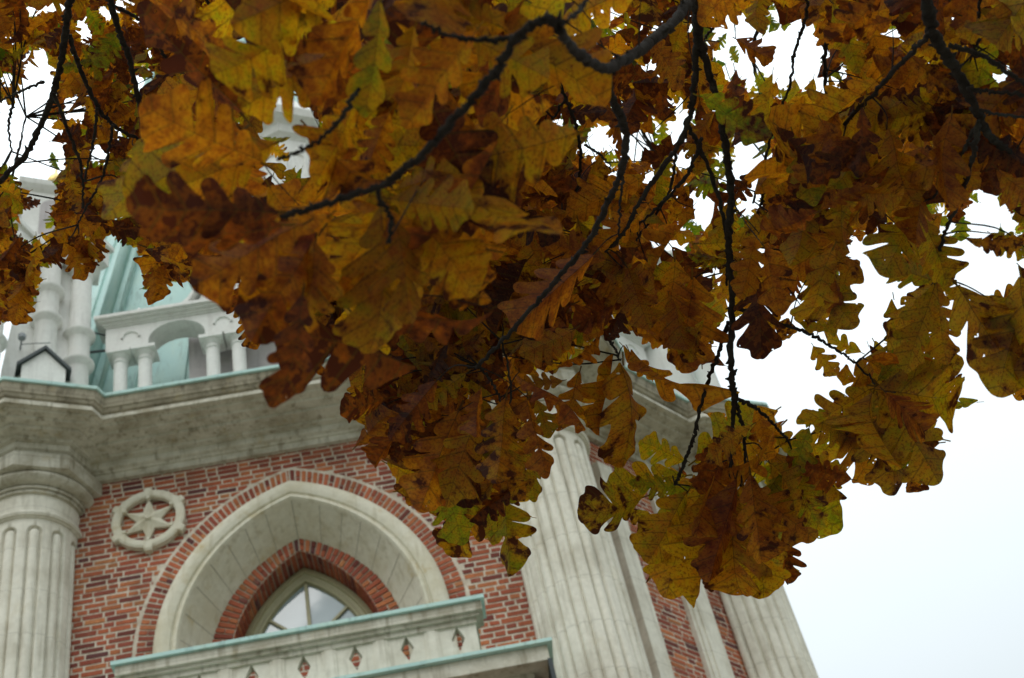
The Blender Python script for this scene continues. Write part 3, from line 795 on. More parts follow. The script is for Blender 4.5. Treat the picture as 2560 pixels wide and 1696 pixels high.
OUT = [(-60, -60), (2430, -60), (2430, 945), (2367, 940), (2310, 915), (2325, 880), (2285, 850), (2270, 800), (2258, 755), (2290, 730), (2270, 700), (2225, 680), (2190, 700),
  (2190, 850), (2225, 855), (2225, 890), (2270, 940), (2255, 965), (2190, 1000), (2160, 985), (2150, 1010), (2180, 1090), (2180, 1115), (2150, 1130), (2140, 1165), (2115, 1165), (2090, 1130), (2035, 1130),
  (2000, 1100), (1975, 1095), (1965, 1110), (1965, 1150), (1920, 1185), (1930, 1230), (1890, 1240), (1880, 1310), (1850, 1350), (1815, 1370), (1780, 1385), (1745, 1400), (1690, 1395), (1670, 1365), (1640, 1400),
  (1595, 1400), (1580, 1370), (1535, 1360), (1500, 1300), (1480, 1240), (1450, 1250), (1415, 1275), (1385, 1265), (1365, 1215), (1370, 1160), (1430, 1150), (1390, 1120), (1400, 1080), (1430, 1070), (1385, 1010), (1350, 990),
  (1290, 1005), (1255, 1000), (1245, 960), (1262, 1100), (1250, 1160), (1225, 1165), (1215, 1200), (1215, 1335), (1175, 1325), (1165, 1285), (1125, 1285), (1120, 1255), (1085, 1245), (1050, 1295), (1000, 1285), (990, 1240),
  (945, 1200), (895, 1150), (887, 1090), (865, 1070), (850, 1005), (815, 1005), (775, 960), (795, 900), (760, 880), (785, 840), (770, 800), (745, 790), (720, 870), (700, 930), (650, 920), (628, 880), (632, 790), (590, 812),
  (545, 800), (530, 740), (500, 690), (528, 620), (525, 575), (500, 600), (465, 665), (400, 655), (385, 692), (350, 692), (325, 660), (325, 600), (300, 570), (262, 545), (235, 600), (205, 650), (180, 610), (150, 590),
  (120, 620), (100, 640), (92, 700), (70, 728), (30, 750), (0, 770), (-60, 780)]
GAPS = [[(1985, 590), (2030, 550), (2080, 590), (2045, 640), (2060, 650), (2035, 720), (2030, 790), (1990, 800), (1965, 855), (1925, 870), (1890, 830), (1880, 795), (1930, 790), (1975, 760), (1970, 650), (2000, 620)],
  [(1690, 860), (1735, 850), (1760, 820), (1860, 785), (1875, 820), (1890, 860), (1935, 870), (1960, 865), (1925, 930), (1890, 935), (1850, 960), (1830, 990), (1790, 960), (1760, 930), (1700, 920), (1680, 880)],
  [(2190, 575), (2250, 590), (2300, 590), (2375, 610), (2375, 640), (2330, 650), (2300, 690), (2270, 660), (2220, 640), (2200, 610)],
  [(2235, 495), (2280, 455), (2325, 478), (2345, 512), (2290, 520), (2250, 520)],
  [(1650, 150), (1720, 150), (1760, 110), (1790, 90), (1850, 45), (1870, 60), (1900, 110), (1900, 180), (1830, 190), (1780, 160), (1730, 180), (1680, 170)],
  [(1655, 60), (1690, 18), (1712, 25), (1700, 60), (1740, 75), (1755, 100), (1730, 120), (1690, 80)],
  [(1700, 345), (1730, 330), (1740, 380), (1755, 410), (1730, 440), (1705, 420)],
  [(1370, 310), (1400, 318), (1430, 338), (1440, 358), (1400, 350)],
  [(1552, 285), (1580, 245), (1590, 272), (1562, 310)], [(1455, 335), (1500, 325), (1520, 338), (1470, 350)],
  [(1600, 440), (1640, 480), (1642, 520), (1600, 490)], [(1385, 540), (1405, 515), (1425, 545), (1395, 560)],
  [(1150, 312), (1185, 315), (1178, 345), (1165, 335)], [(1250, 215), (1270, 230), (1262, 252), (1250, 240)],
  [(60, 150), (95, 130), (125, 160), (125, 210), (100, 250), (130, 330), (70, 390), (30, 380), (-20, 350), (-20, 250), (30, 240), (70, 200)],
  [(50, 390), (100, 380), (115, 400), (125, 440), (105, 470), (95, 460), (60, 440), (40, 400)],
  [(165, 215), (185, 260), (175, 280), (160, 250)], [(105, 300), (140, 310), (150, 330), (120, 330)],
  [(40, 510), (60, 495), (110, 480), (115, 520), (95, 555), (60, 550), (40, 540)],
  [(310, 100), (345, 100), (340, 135), (320, 140)], [(545, 40), (565, 30), (552, 110), (535, 130), (530, 70)],
  [(700, 245), (720, 265), (710, 300), (730, 350), (750, 370), (735, 410), (715, 400), (690, 370), (680, 320), (640, 290), (640, 270)],
  [(620, 385), (655, 380), (660, 405), (620, 415)], [(678, 470), (700, 455), (690, 490)], [(90, -5), (170, -5), (165, 10), (120, 15), (90, 10)],
  [(150, 610), (165, 590), (160, 640)], [(1745, 560), (1765, 550), (1765, 590), (1750, 585)],
  [(1745, 395), (1762, 380), (1770, 405), (1752, 425)], [(1385, 10), (1420, 0), (1432, 25), (1400, 45)],
  [(1828, 1000), (1862, 985), (1870, 1010), (1845, 1035)], [(1905, 1060), (1935, 1050), (1930, 1085), (1912, 1085)], [(1950, 905), (1980, 935), (1975, 960), (1945, 945)], [(2095, 935), (2110, 930), (2112, 950)],
  [(2125, 730), (2140, 720), (2142, 760), (2130, 775)], [(1855, 690), (1870, 660), (1885, 700), (1870, 730)], [(2150, 520), (2175, 515), (2178, 540), (2155, 545)],
  [(1230, 880), (1340, 880), (1400, 800), (1480, 790), (1560, 860), (1690, 890), (1690, 925), (1600, 925), (1640, 960), (1600, 1060), (1480, 1080), (1440, 1060), (1385, 1000), (1300, 1005), (1240, 950)]]
GX, GY, GS = 310, 210, 8
GOFF = 56
def poly_mask(poly):
    xs = np.arange(GX)*GS-GOFF+GS/2; ys = np.arange(GY)*GS-GOFF+GS/2
    X, Y = np.meshgrid(xs, ys); ins = np.zeros(X.shape, bool); n = len(poly)
    for i in range(n):
        (x1, y1), (x2, y2) = poly[i], poly[(i+1) % n]
        if y1 == y2: continue
        c = ((y1 > Y) != (y2 > Y)) & (X < (x2-x1)*(Y-y1)/(y2-y1)+x1); ins ^= c
    return ins
MASK = poly_mask(OUT)
for gp_ in GAPS: MASK &= ~poly_mask(gp_)
def cell(xy):
    ix = ((xy[..., 0]+GOFF)/GS).astype(int); iy = ((xy[..., 1]+GOFF)/GS).astype(int)
    return ix, iy

# --- one oak leaf as a curved, lobed sheet with its stalk
def leaf_side(r, width, D, n, ns):
    """outline of one half of the blade: rounded lobes leaning towards the tip"""
    E = lambda y: width*np.interp(y, [0, .1, .25, .45, .62, .78, .9, 1.0], [.12, .30, .62, .92, 1.0, .86, .60, .30])
    pts = [(.012, 0.0), (.02+.1*width, .05)]
    span = .78; y0 = .09+r.uniform(-.02, .02); step = span/n
    for k in range(n):
        yk = y0+step*(k+.62)+r.uniform(-.12, .12)*step; e = E(min(yk, .95))*r.uniform(.84, 1.14); h = step*r.uniform(.34, .44); Dk = min(.9, D*r.uniform(.75, 1.2))
        pts += [(e*.72, yk-h*.75), (e*.97, yk-h*.15), (e*.99, yk+h*.55), (e*.74, yk+h*.98)]
        ys = yk+step*.5-.10*Dk*(e/.3)*(.5 if k == n-1 else 1)
        if k < n-1: pts.append((e*(1-Dk), ys))
        else: pts.append((e*(1-.6*Dk), min(yk+step*.62, .93)))
    pts += [(width*.30, .965), (width*.14, 1.005), (0.0, 1.015)]
    P = np.array(pts); Q = np.vstack([2*P[0]-P[1], P, 2*P[-1]-P[-2]]); o_ = []
    t = (np.arange(ns)/ns)[:, None]
    for i in range(1, len(Q)-2):
        o_.append(.5*((2*Q[i])+(-Q[i-1]+Q[i+1])*t+(2*Q[i-1]-5*Q[i]+4*Q[i+1]-Q[i+2])*t*t+(-Q[i-1]+3*Q[i]-3*Q[i+1]+Q[i+2])*t**3))
    o_ = np.vstack(o_+[P[-1:]]); o_[:, 0] = np.clip(o_[:, 0], .002, None); o_[-1, 0] = 0
    ym = np.clip(np.maximum.accumulate(o_[:, 1]-.55*o_[:, 0]), 0, 1.01)
    return o_, ym
def leaf_mesh(L, width, fold, curl, twist, rip, nl, seedv, deep=False):
    """returns verts (x across, y along, z out of the blade), faces, uv"""
    r = np.random.default_rng(seedv)
    ns = 4 if deep else 2; cf = np.array([0, .4, .75, 1.0]) if deep else np.array([0, .55, 1.0])
    n = int(round(nl)); D = r.uniform(.60, .84) if deep else r.uniform(.45, .82)
    X = []; Y = []; F_ = []; off = 0; ph1, ph2 = r.uniform(0, 6.28, 2)
    for sg in (-1, 1):
        o_, ym = leaf_side(r, width, D, max(3, n), ns); m_ = len(ym); nc = len(cf)
        x = o_[:, :1]*cf; y = ym[:, None]*(1-cf)+o_[:, 1:]*cf
        X.append((sg*x).ravel()); Y.append(y.ravel())
        i, j = np.meshgrid(np.arange(m_-1), np.arange(nc-1), indexing='ij'); a_ = (off+i*nc+j).ravel()
        q = np.stack([a_, a_+1, a_+nc+1, a_+nc], -1); F_.append(q if sg > 0 else q[:, ::-1]); off += m_*nc
    x = np.concatenate(X); y = np.concatenate(Y)
    ax = np.abs(x)
    z = -fold*ax*1.5 + curl*(y-.15)**2 + rip*(ax/width)**1.5*np.sin(y*13+ph1+2*(x > 0))*(.3+ax*2) + .5*rip*np.sin(y*5+ph2) + .35*rip*np.sin(ax*16-y*9+ph2)*(ax/width)
    a_ = twist*(y-.3); xx = x*np.cos(a_)-z*np.sin(a_); zz = x*np.sin(a_)+z*np.cos(a_)
    s_ = .010; pv = np.array([(sx, yy, zz_) for yy, zz_ in ((-.10, .02), (0, 0), (.03, 0)) for sx in (-s_, s_)])
    V = np.vstack([np.stack([xx, y, zz], -1), pv])*L
    UV = np.vstack([np.stack([x/.33, y], -1), np.tile([0, .01], (6, 1))])
    b = off; F_.append(np.array([(b, b+1, b+3, b+2), (b+2, b+3, b+5, b+4)]))
    return V, np.concatenate(F_), UV
NOM = []      # nominal outline for tests (fraction across, fraction along)
for t_ in (.12, .3, .5, .7, .88): NOM += [(-1, t_), (1, t_)]
NOM += [(0, 1.02), (0, .5)]
NOM = np.array(NOM)

class Leaf: pass
LEAVES = []
def frame(p0, p1, roll):
    y = p1-p0; L = np.linalg.norm(y); y = y/L
    v = CAM-(p0+p1)/2; v = v/np.linalg.norm(v); n = v-y*(v@y); n /= np.linalg.norm(n)
    x = np.cross(y, n); x, n = x*math.cos(roll)+n*math.sin(roll), n*math.cos(roll)-x*math.sin(roll)
    return L, x, y, n
def add_leaf(p0, p1, width=.34, roll=0., hue=.5, brown=.3, fold=.25, curl=.0, twist=.0, rip=.05, nl=4.3, tree=0, seedv=None, prominent=False):
    l = Leaf(); l.p0, l.p1 = p0, p1
    L, x, y, n = frame(p0, p1, roll)
    seedv = int(rng.integers(1e9)) if seedv is None else seedv
    V, F_, UV = leaf_mesh(L, width*(1.0 if prominent else .98), fold, curl, twist, rip, nl-(.35 if prominent else 0), seedv, prominent)
    l.V = p0+V[:, :1]*x+V[:, 1:2]*y+V[:, 2:3]*n; l.F = F_; l.UV = UV; l.col = (hue, brown, random.random()); l.tree = tree; l.prom = prominent
    d = np.linalg.norm((p0+p1)/2-CAM); l.size = L*width*abs(math.cos(roll))/d**2*(1e3 if prominent else 1)
    LEAVES.append(l); return l

# --- leaves one can pick out: base x, y, tip x, y, distance base, distance tip, half width, roll, hue, brown, fold, curl, twist, lobes
X_ = [
 # sharp cluster right of the middle column
 (1440, 838, 1476, 1082, 2.10, 2.12, 0.310, .1, .50, .42, .18, .05, .1, 3.6),
 (1418, 820, 1369, 1000, 2.12, 2.10, 0.232, .6, .55, .18, .3, .1, .5, 3.4),
 (1456, 815, 1588, 971, 2.12, 2.02, 0.224, .7, .60, .12, .35, .2, .6, 3.8),
 (1440, 800, 1540, 880, 2.2, 2.2, 0.224, .8, .58, .15, .3, .1, .5, 3.8),
 (1606, 1066, 1757, 943, 2.22, 2.25, 0.318, .0, .28, .02, .12, .05, .1, 3.6),
 (1584, 1065, 1480, 1017, 2.3, 2.3, 0.327, .1, .30, .02, .12, .0, .1, 3.6),
 (1581, 1100, 1390, 1123, 2.18, 2.15, 0.224, .35, .36, .12, .2, .1, .2, 3.8),
 (1489, 1149, 1361, 1203, 2.10, 2.05, 0.430, .1, .33, .55, .15, .05, .1, 3.1),
 (1590, 1137, 1500, 1300, 2.12, 2.10, 0.327, .2, .42, .25, .2, .0, .2, 3.6),
 (1620, 1130, 1535, 1362, 2.15, 2.10, 0.275, .3, .48, .35, .2, .1, .2, 4.0),
 (1640, 1140, 1605, 1400, 2.12, 2.05, 0.284, .1, .45, .30, .2, .1, .1, 4.2),
 (1690, 1150, 1700, 1400, 2.08, 2.0, 0.284, -.3, .52, .35, .25, .1, .2, 4.2),
 (1700, 1140, 1770, 1392, 2.12, 2.1, 0.310, .0, .40, .25, .2, .1, .1, 4.2),
 (1720, 1140, 1842, 1352, 2.18, 2.2, 0.310, .2, .34, .15, .2, .1, .1, 4.0),
 (1715, 1120, 1880, 1240, 2.1, 2.08, 0.310, .1, .55, .45, .25, .1, .2, 4.0),
 (1760, 1080, 1930, 1210, 2.2, 2.22, 0.344, .0, .26, .06, .12, .0, .1, 3.8),
 (1770, 1040, 1960, 1140, 2.15, 2.12, 0.310, .3, .50, .55, .2, .1, .2, 4.0),
 (1650, 1090, 1800, 1090, 2.06, 2.0, 0.258, .6, .60, .35, .3, .2, .4, 4.0),
 (1700, 1110, 1660, 1330, 2.02, 1.98, 0.258, .4, .66, .45, .3, .1, .2, 4.0),
 (1735, 1100, 1760, 1300, 2.0, 1.96, 0.284, .1, .62, .50, .3, .1, .2, 4.0),
 (1660, 1060, 1610, 1240, 2.05, 2.0, 0.258, -.4, .58, .30, .3, .1, .3, 4.0),
 (1785, 1010, 1950, 1050, 2.2, 2.2, 0.292, .2, .40, .2, .2, .1, .2, 4.0),
 # right cluster
 (2029, 894, 2265, 940, 1.95, 1.9, 0.310, .1, .42, .45, .2, .1, .1, 4.0),
 (2035, 900, 2182, 1110, 1.95, 1.95, 0.292, .2, .42, .30, .2, .1, .2, 4.2),
 (2025, 900, 2085, 1140, 2.0, 2.0, 0.275, .1, .40, .42, .2, .1, .1, 4.2),
 (2020, 905, 1985, 1090, 1.96, 1.9, 0.310, .3, .46, .35, .25, .1, .2, 4.0),
 (2015, 900, 1850, 990, 2.0, 2.0, 0.275, .3, .40, .30, .2, .1, .3, 4.0),
 (2022, 888, 1935, 870, 2.1, 2.1, 0.292, .5, .55, .30, .2, .1, .3, 3.6),
 (2040, 890, 2210, 855, 1.95, 1.92, 0.292, -.2, .34, .28, .2, .1, .1, 4.0),
 (2030, 880, 2120, 790, 2.0, 2.0, 0.292, .3, .25, .15, .2, .1, .2, 4.0),
 (2045, 905, 2150, 1000, 1.88, 1.82, 0.275, .2, .72, .50, .3, .1, .2, 4.0),
 (1880, 800, 1930, 870, 2.2, 2.2, 0.344, .2, .45, .3, .2, .1, .2, 3.0),
 (1990, 815, 1900, 780, 2.3, 2.3, 0.258, .5, .40, .2, .2, .1, .2, 3.6),
 (2155, 656, 2035, 790, 1.85, 1.85, 0.310, .1, .42, .40, .2, .1, .1, 4.0),
 (2160, 660, 2095, 860, 1.82, 1.8, 0.232, .3, .38, .15, .2, .1, .2, 4.2),
 (2165, 655, 2180, 840, 1.84, 1.84, 0.258, .2, .50, .35, .2, .1, .1, 4.4),
 (2160, 650, 2055, 615, 1.82, 1.78, 0.310, .2, .30, .15, .2, .1, .1, 3.6),
 (2160, 650, 2210, 690, 1.86, 1.86, 0.430, .2, .40, .40, .2, .1, .1, 3.2),
 (2120, 480, 2040, 640, 1.75, 1.7, 0.310, .2, .33, .12, .2, .1, .1, 4.0),
 (2130, 500, 2200, 660, 1.78, 1.75, 0.292, .2, .38, .35, .2, .1, .1, 4.0),
 (2230, 550, 2367, 560, 1.7, 1.7, 0.224, .5, .60, .70, .2, .1, .2, 4.0),
 (2290, 540, 2380, 590, 1.75, 1.75, 0.310, .1, .35, .10, .2, .1, .2, 4.0),
 (2215, 665, 2345, 870, 1.75, 1.7, 0.361, .1, .44, .45, .2, .1, .1, 3.8),
 (2380, 660, 2300, 910, 1.72, 1.72, 0.344, .1, .38, .30, .2, .1, .1, 4.2),
 (2360, 640, 2390, 900, 1.70, 1.70, 0.310, .3, .40, .35, .2, .1, .1, 4.2),
 (1960, 440, 1750, 330, 1.75, 1.72, 0.344, .1, .55, .30, .2, .1, .1, 4.2),
 (1880, 430, 1740, 350, 1.8, 1.78, 0.327, .2, .62, .25, .2, .1, .2, 4.0),
 (1970, 440, 2100, 470, 1.72, 1.70, 0.344, .1, .52, .28, .2, .1, .1, 4.0),
 (2050, 300, 2110, 480, 1.7, 1.7, 0.310, .1, .50, .15, .2, .1, .1, 4.4),
 (1880, 620, 1970, 760, 2.0, 2.0, 0.361, .1, .38, .32, .2, .1, .1, 4.2),
 (1740, 620, 1770, 800, 1.95, 1.9, 0.292, .2, .95, .60, .3, .1, .2, 4.0),
 (1850, 560, 1960, 690, 2.05, 2.05, 0.327, .2, .36, .15, .2, .1, .1, 4.0),
 (1700, 90, 1760, 130, 2.0, 1.95, 0.258, .7, .70, .4, .4, .4, 1.0, 3.8),
 # sharp cluster below the middle
 (1163, 1108, 1200, 1330, 2.0, 1.98, 0.232, .2, .30, .50, .2, .05, .1, 4.4),
 (1130, 1125, 1030, 1292, 2.05, 2.02, 0.292, .2, .48, .72, .2, .1, .2, 3.8),
 (1100, 1125, 1150, 1255, 2.08, 2.1, 0.284, .2, .30, .15, .2, .1, .2, 3.8),
 (1225, 1040, 1236, 1160, 2.05, 2.05, 0.241, .3, .36, .35, .2, .1, .1, 3.8),
 (1050, 1060, 950, 1170, 1.95, 1.93, 0.292, .2, .55, .40, .2, .1, .2, 4.0),
 (1000, 1060, 905, 1110, 1.98, 1.98, 0.310, .2, .56, .45, .2, .1, .2, 3.8),
 (1060, 950, 960, 1190, 1.9, 1.86, 0.258, .2, .68, .45, .25, .1, .2, 4.2),
 (1100, 960, 1035, 1160, 1.86, 1.84, 0.275, .1, .48, .15, .25, .1, .1, 4.2),
 (1170, 920, 1150, 1120, 1.84, 1.82, 0.310, -.1, .52, .60, .25, .1, .1, 4.2),
 (1220, 920, 1262, 1105, 1.82, 1.80, 0.189, .7, .66, .40, .3, .2, .4, 4.0),
 (1110, 900, 1100, 1010, 1.8, 1.78, 0.258, .3, .72, .40, .25, .1, .1, 4.0),
 (1240, 925, 1272, 1012, 2.0, 2.0, 0.292, .1, .36, .10, .2, .05, .1, 2.6),
 (1200, 860, 1360, 980, 1.85, 1.78, 0.172, 1.0, .75, .30, .4, .3, .8, 4.0),
 (930, 980, 870, 1075, 1.95, 1.9, 0.224, .9, .85, .20, .5, .3, .8, 3.8),
 (900, 920, 785, 950, 1.9, 1.85, 0.292, .2, .88, .70, .2, .1, .2, 4.2),
 (880, 940, 860, 1060, 2.0, 2.0, 0.292, .1, .60, .45, .2, .1, .2, 4.2),
 (1010, 880, 900, 1010, 1.85, 1.84, 0.258, .2, .80, .55, .25, .1, .1, 4.0),
 (1300, 880, 1200, 900, 1.9, 1.9, 0.258, .3, .55, .30, .2, .1, .2, 4.0),
 (1340, 860, 1300, 1000, 2.05, 2.05, 0.224, .5, .56, .20, .2, .1, .3, 4.0),
 (1370, 590, 1230, 730, 1.75, 1.7, 0.310, .5, .66, .15, .4, .3, .5, 4.2),
 (1400, 600, 1260, 560, 1.9, 1.9, 0.292, .3, .62, .25, .2, .1, .2, 4.2),
 (1330, 760, 1210, 830, 1.9, 1.9, 0.344, .1, .50, .20, .2, .1, .1, 4.0),
 (1450, 620, 1500, 760, 1.95, 1.95, 0.310, .1, .50, .20, .2, .1, .1, 4.2),
 (1560, 600, 1540, 800, 2.0, 2.0, 0.310, .2, .55, .20, .2, .1, .1, 4.2),
 (1600, 640, 1580, 860, 2.0, 1.98, 0.344, .1, .66, .25, .2, .1, .1, 4.6),
 (1500, 470, 1400, 600, 1.9, 1.9, 0.292, .3, .60, .20, .2, .1, .1, 4.2),
 (1600, 480, 1520, 640, 1.95, 1.9, 0.241, .9, .60, .15, .4, .3, .6, 4.2),
 # near, out-of-focus leaves left of the middle
 (610, 380, 330, 250, 1.12, 1.10, 0.360, .1, .62, .28, .2, .05, .1, 4.4),
 (640, 330, 430, 440, 1.14, 1.12, 0.340, .2, .52, .22, .2, .1, .1, 4.2),
 (600, 350, 510, 380, 1.15, 1.15, 0.340, .2, .55, .28, .2, .1, .1, 4.2),
 (700, 60, 490, 200, 1.12, 1.10, 0.360, .1, .42, .28, .2, .05, .1, 4.4),
 (760, 120, 560, 250, 1.14, 1.12, 0.340, .2, .48, .20, .2, .1, .1, 4.2),
 (800, -60, 540, 60, 1.1, 1.1, 0.340, .2, .45, .22, .2, .1, .1, 4.2),
 (820, 210, 700, 210, 1.2, 1.2, 0.600, .1, .80, .30, .2, .1, .1, 3.2),
 (850, -20, 770, 240, 1.1, 1.08, 0.300, .4, .70, .30, .2, .1, .1, 4.2),
 (880, 0, 860, 250, 1.05, 1.03, 0.200, .2, .30, .05, .2, .1, .1, 3.6),
 (960, 60, 920, 230, 1.08, 1.06, 0.300, .4, .50, .10, .2, .1, .1, 4.0),
 (1100, 70, 950, 300, 1.06, 1.05, 0.300, .3, .58, .15, .2, .1, .1, 4.0),
 (1090, 90, 1265, 180, 1.15, 1.15, 0.400, .1, .42, .15, .2, .1, .1, 4.0),
 (1150, 60, 1000, 20, 1.15, 1.15, 0.360, .2, .48, .15, .2, .1, .1, 4.0),
 (830, 220, 720, 420, 1.18, 1.16, 0.340, .2, .52, .25, .2, .1, .1, 4.2),
 (900, 260, 840, 400, 1.2, 1.2, 0.340, .2, .66, .40, .2, .1, .1, 4.2),
 (640, 490, 270, 480, 1.02, 1.00, 0.240, .1, 1.0, .75, .2, .0, .1, 4.6),
 (650, 520, 330, 560, 1.04, 1.02, 0.260, .2, .92, .65, .2, .0, .1, 4.6),
 (700, 520, 450, 650, 1.06, 1.04, 0.320, .1, .70, .50, .2, .0, .1, 4.4),
 (760, 500, 600, 640, 1.10, 1.08, 0.360, .2, .66, .40, .2, .0, .1, 4.2),
 (740, 540, 580, 780, 1.08, 1.06, 0.340, .1, .72, .62, .2, .0, .1, 4.2),
 (700, 620, 550, 720, 1.12, 1.12, 0.360, .2, .60, .60, .2, .0, .1, 4.0),
 (730, 560, 700, 780, 1.08, 1.06, 0.340, .2, .56, .35, .2, .0, .1, 4.4),
 (700, 680, 672, 930, 1.04, 1.02, 0.250, .2, .92, .70, .2, .0, .1, 4.2),
 (880, 480, 910, 790, 1.10, 1.08, 0.340, .2, .42, .18, .2, .0, .1, 4.6),
 (890, 470, 790, 700, 1.12, 1.1, 0.340, .3, .50, .28, .2, .0, .1, 4.2),
 (900, 460, 1110, 490, 1.10, 1.08, 0.340, .1, .42, .15, .2, .0, .1, 4.4),
 (910, 440, 1060, 400, 1.14, 1.14, 0.360, .2, .46, .15, .2, .0, .1, 4.2),
 (950, 480, 1100, 680, 1.12, 1.1, 0.330, .2, .52, .40, .2, .0, .1, 4.4),
 (900, 500, 980, 720, 1.1, 1.08, 0.320, .3, .48, .2, .2, .0, .1, 4.2),
 # left, a little farther away
 (350, 600, 368, 700, 2.9, 2.9, 0.327, .1, .66, .35, .2, .0, .1, 3.8),
 (60, 640, 30, 750, 2.9, 2.9, 0.310, .2, .66, .40, .2, .0, .1, 4.0),
 (150, 560, 200, 645, 2.9, 2.9, 0.292, .2, .62, .30, .2, .0, .1, 4.0),
 (560, 720, 590, 808, 2.3, 2.3, 0.292, .2, .66, .45, .2, .0, .1, 4.0),
 (730, 790, 740, 868, 2.4, 2.4, 0.292, .2, .72, .40, .2, .0, .1, 4.0),
 (800, 790, 790, 870, 2.4, 2.4, 0.292, .2, .72, .40, .2, .0, .1, 4.0),
 (900, 620, 870, 900, 2.2, 2.2, 0.258, .2, .60, .35, .2, .0, .1, 4.4),
]
for q in X_:
    L_ = add_leaf(W3(q[0], q[1], q[4]), W3(q[2], q[3], q[5]), q[6]*(1.08 if q[4] > 1.5 else 1), q[7]+rng.normal(0, .32), q[8], q[9], q[10]*rng.uniform(1, 2.8), rng.normal(.05, .35), rng.normal(0, .5), rng.uniform(.05, .14), q[13], tree=1 if (q[4] > 2.6) else 0, prominent=True)
    tp_ = None

# --- the rest of the crown, filled in leaf by leaf
CS, CC = [a_.ravel() for a_ in np.meshgrid(np.linspace(.03, .98, 12), np.linspace(-1, 1, 7))]
# small chinks of sky between the leaves
HOLES = np.zeros(MASK.shape, bool)
for (x0, y0, x1, y1, n_) in ((0, 0, 540, 300, 16), (100, 300, 330, 540, 5), (1320, 0, 1640, 180, 5), (1300, 280, 1780, 600, 8), (1850, 30, 2360, 330, 6), (1650, 600, 1760, 780, 2), (2150, 430, 2360, 480, 2)):
    for k in range(n_):
        i, j = cell(np.array([rng.uniform(x0, x1), rng.uniform(y0, y1)])); HOLES[j, i] = True
        if rng.random() < .25: HOLES[j, i+1] = True
        if rng.random() < .25: HOLES[j+1, i] = True
def fill(poly, dist, length, target, huef, tree=0, maxn=400, tol=.0, spread=70, bw=.30, cov=None, wlim=(.22, .36), front=None):
    reg = poly_mask(poly) & MASK
    cov = np.zeros(MASK.shape, int) if cov is None else cov
    n = 0; tries = 0
    iy_, ix_ = np.nonzero(reg)
    if len(iy_) == 0: return
    while n < maxn and tries < maxn*30:
        tries += 1
        if tries % 12 == 1:
            need = np.nonzero(reg[iy_, ix_] & (cov[iy_, ix_] < target))[0]
            if len(need) < 6: break
        k = need[rng.integers(len(need))]; cx = ix_[k]*GS-GOFF+4; cy = iy_[k]*GS-GOFF+4
        d = dist[0]+(dist[1]-dist[0])*rng.random(); Lm = length[0]+(length[1]-length[0])*rng.random()
        Lp_ = Lm*FPX/KD/d*rng.uniform(.65, 1.0)
        a_ = R_(90+8+rng.normal(0, spread))
        dx, dy = math.cos(a_)*Lp_, math.sin(a_)*Lp_
        f_ = rng.uniform(.25, .8); bx, by = cx-dx*f_, cy-dy*f_
        wd = rng.uniform(*wlim); rl = rng.normal(0, .6); we = wd*abs(math.cos(rl))*1.0
        px = bx+dx*NOM[:, 1]-dy*NOM[:, 0]*we*.92; py = by+dy*NOM[:, 1]+dx*NOM[:, 0]*we*.92
        ix, iy = cell(np.stack([px, py], -1))
        ok = (ix >= 0) & (ix < GX) & (iy >= 0) & (iy < GY)
        inside = np.where(ok, MASK[np.clip(iy, 0, GY-1), np.clip(ix, 0, GX-1)], True)
        if (~inside).mean() > tol: continue
        gx_ = bx+dx*CS-dy*CC*we*.85; gy_ = by+dy*CS+dx*CC*we*.85
        ii, jj = cell(np.stack([gx_, gy_], -1)); okk = (ii >= 0) & (ii < GX) & (jj >= 0) & (jj < GY); ii = ii[okk]; jj = jj[okk]
        if HOLES[jj, ii].any(): continue
        # coverage
        sel = rng.random(len(ii)) < .5; np.add.at(cov, (jj[sel], ii[sel]), 1)
        dz = rng.normal(0, .25)*Lm
        h_, b_ = huef()
        add_leaf(W3(bx, by, d), W3(bx+dx, by+dy, d+dz), wd, rl, h_, b_, rng.uniform(.05, .6), rng.uniform(-.5, .6), rng.normal(0, .7), rng.uniform(.04, .13), rng.uniform(3.3, 4.9), tree)
        n += 1
    return cov
def hues(m_, s_, b_, bs=.2):
    def f():
        if rng.random() < .24*min(1, m_/.5): return (float(rng.uniform(.85, 1.1)), float(rng.uniform(.4, .9)))
        return (float(np.clip(rng.normal(m_, s_), .0, 1.05)), float(np.clip(rng.normal(b_, bs), 0, .9)))
    return f
# near layer, centre left
fill([(540, -60), (1300, -60), (1280, 260), (1120, 520), (1100, 700), (980, 790), (640, 930), (500, 700), (330, 570), (380, 250), (500, 120)], (1.12, 1.4), (.12, .15), 2, hues(.55, .14, .3), 0, 60, 0, 60)
# the same part, farther back
fill([(560, -60), (1300, -60), (1280, 400), (1260, 1200), (900, 1180), (640, 930), (500, 700), (340, 570), (400, 300)], (1.9, 2.5), (.08, .12), 3, hues(.56, .15, .30), 0, 420, 0, 60)
# middle and right, in focus
fill([(1000, 250), (1300, -60), (2430, -60), (2430, 760), (2040, 900), (1900, 1000), (1700, 1080), (1500, 1090), (1300, 1280), (1000, 1300), (850, 1000)], (1.95, 2.5), (.08, .12), 3, hues(.54, .15, .28), 0, 640, 0, 60)
fill([(1650, -60), (2430, -60), (2430, 960), (2200, 700), (2100, 560), (1900, 700), (1720, 620)], (1.65, 1.9), (.09, .12), 2, hues(.54, .15, .28), 0, 110, 0, 60)
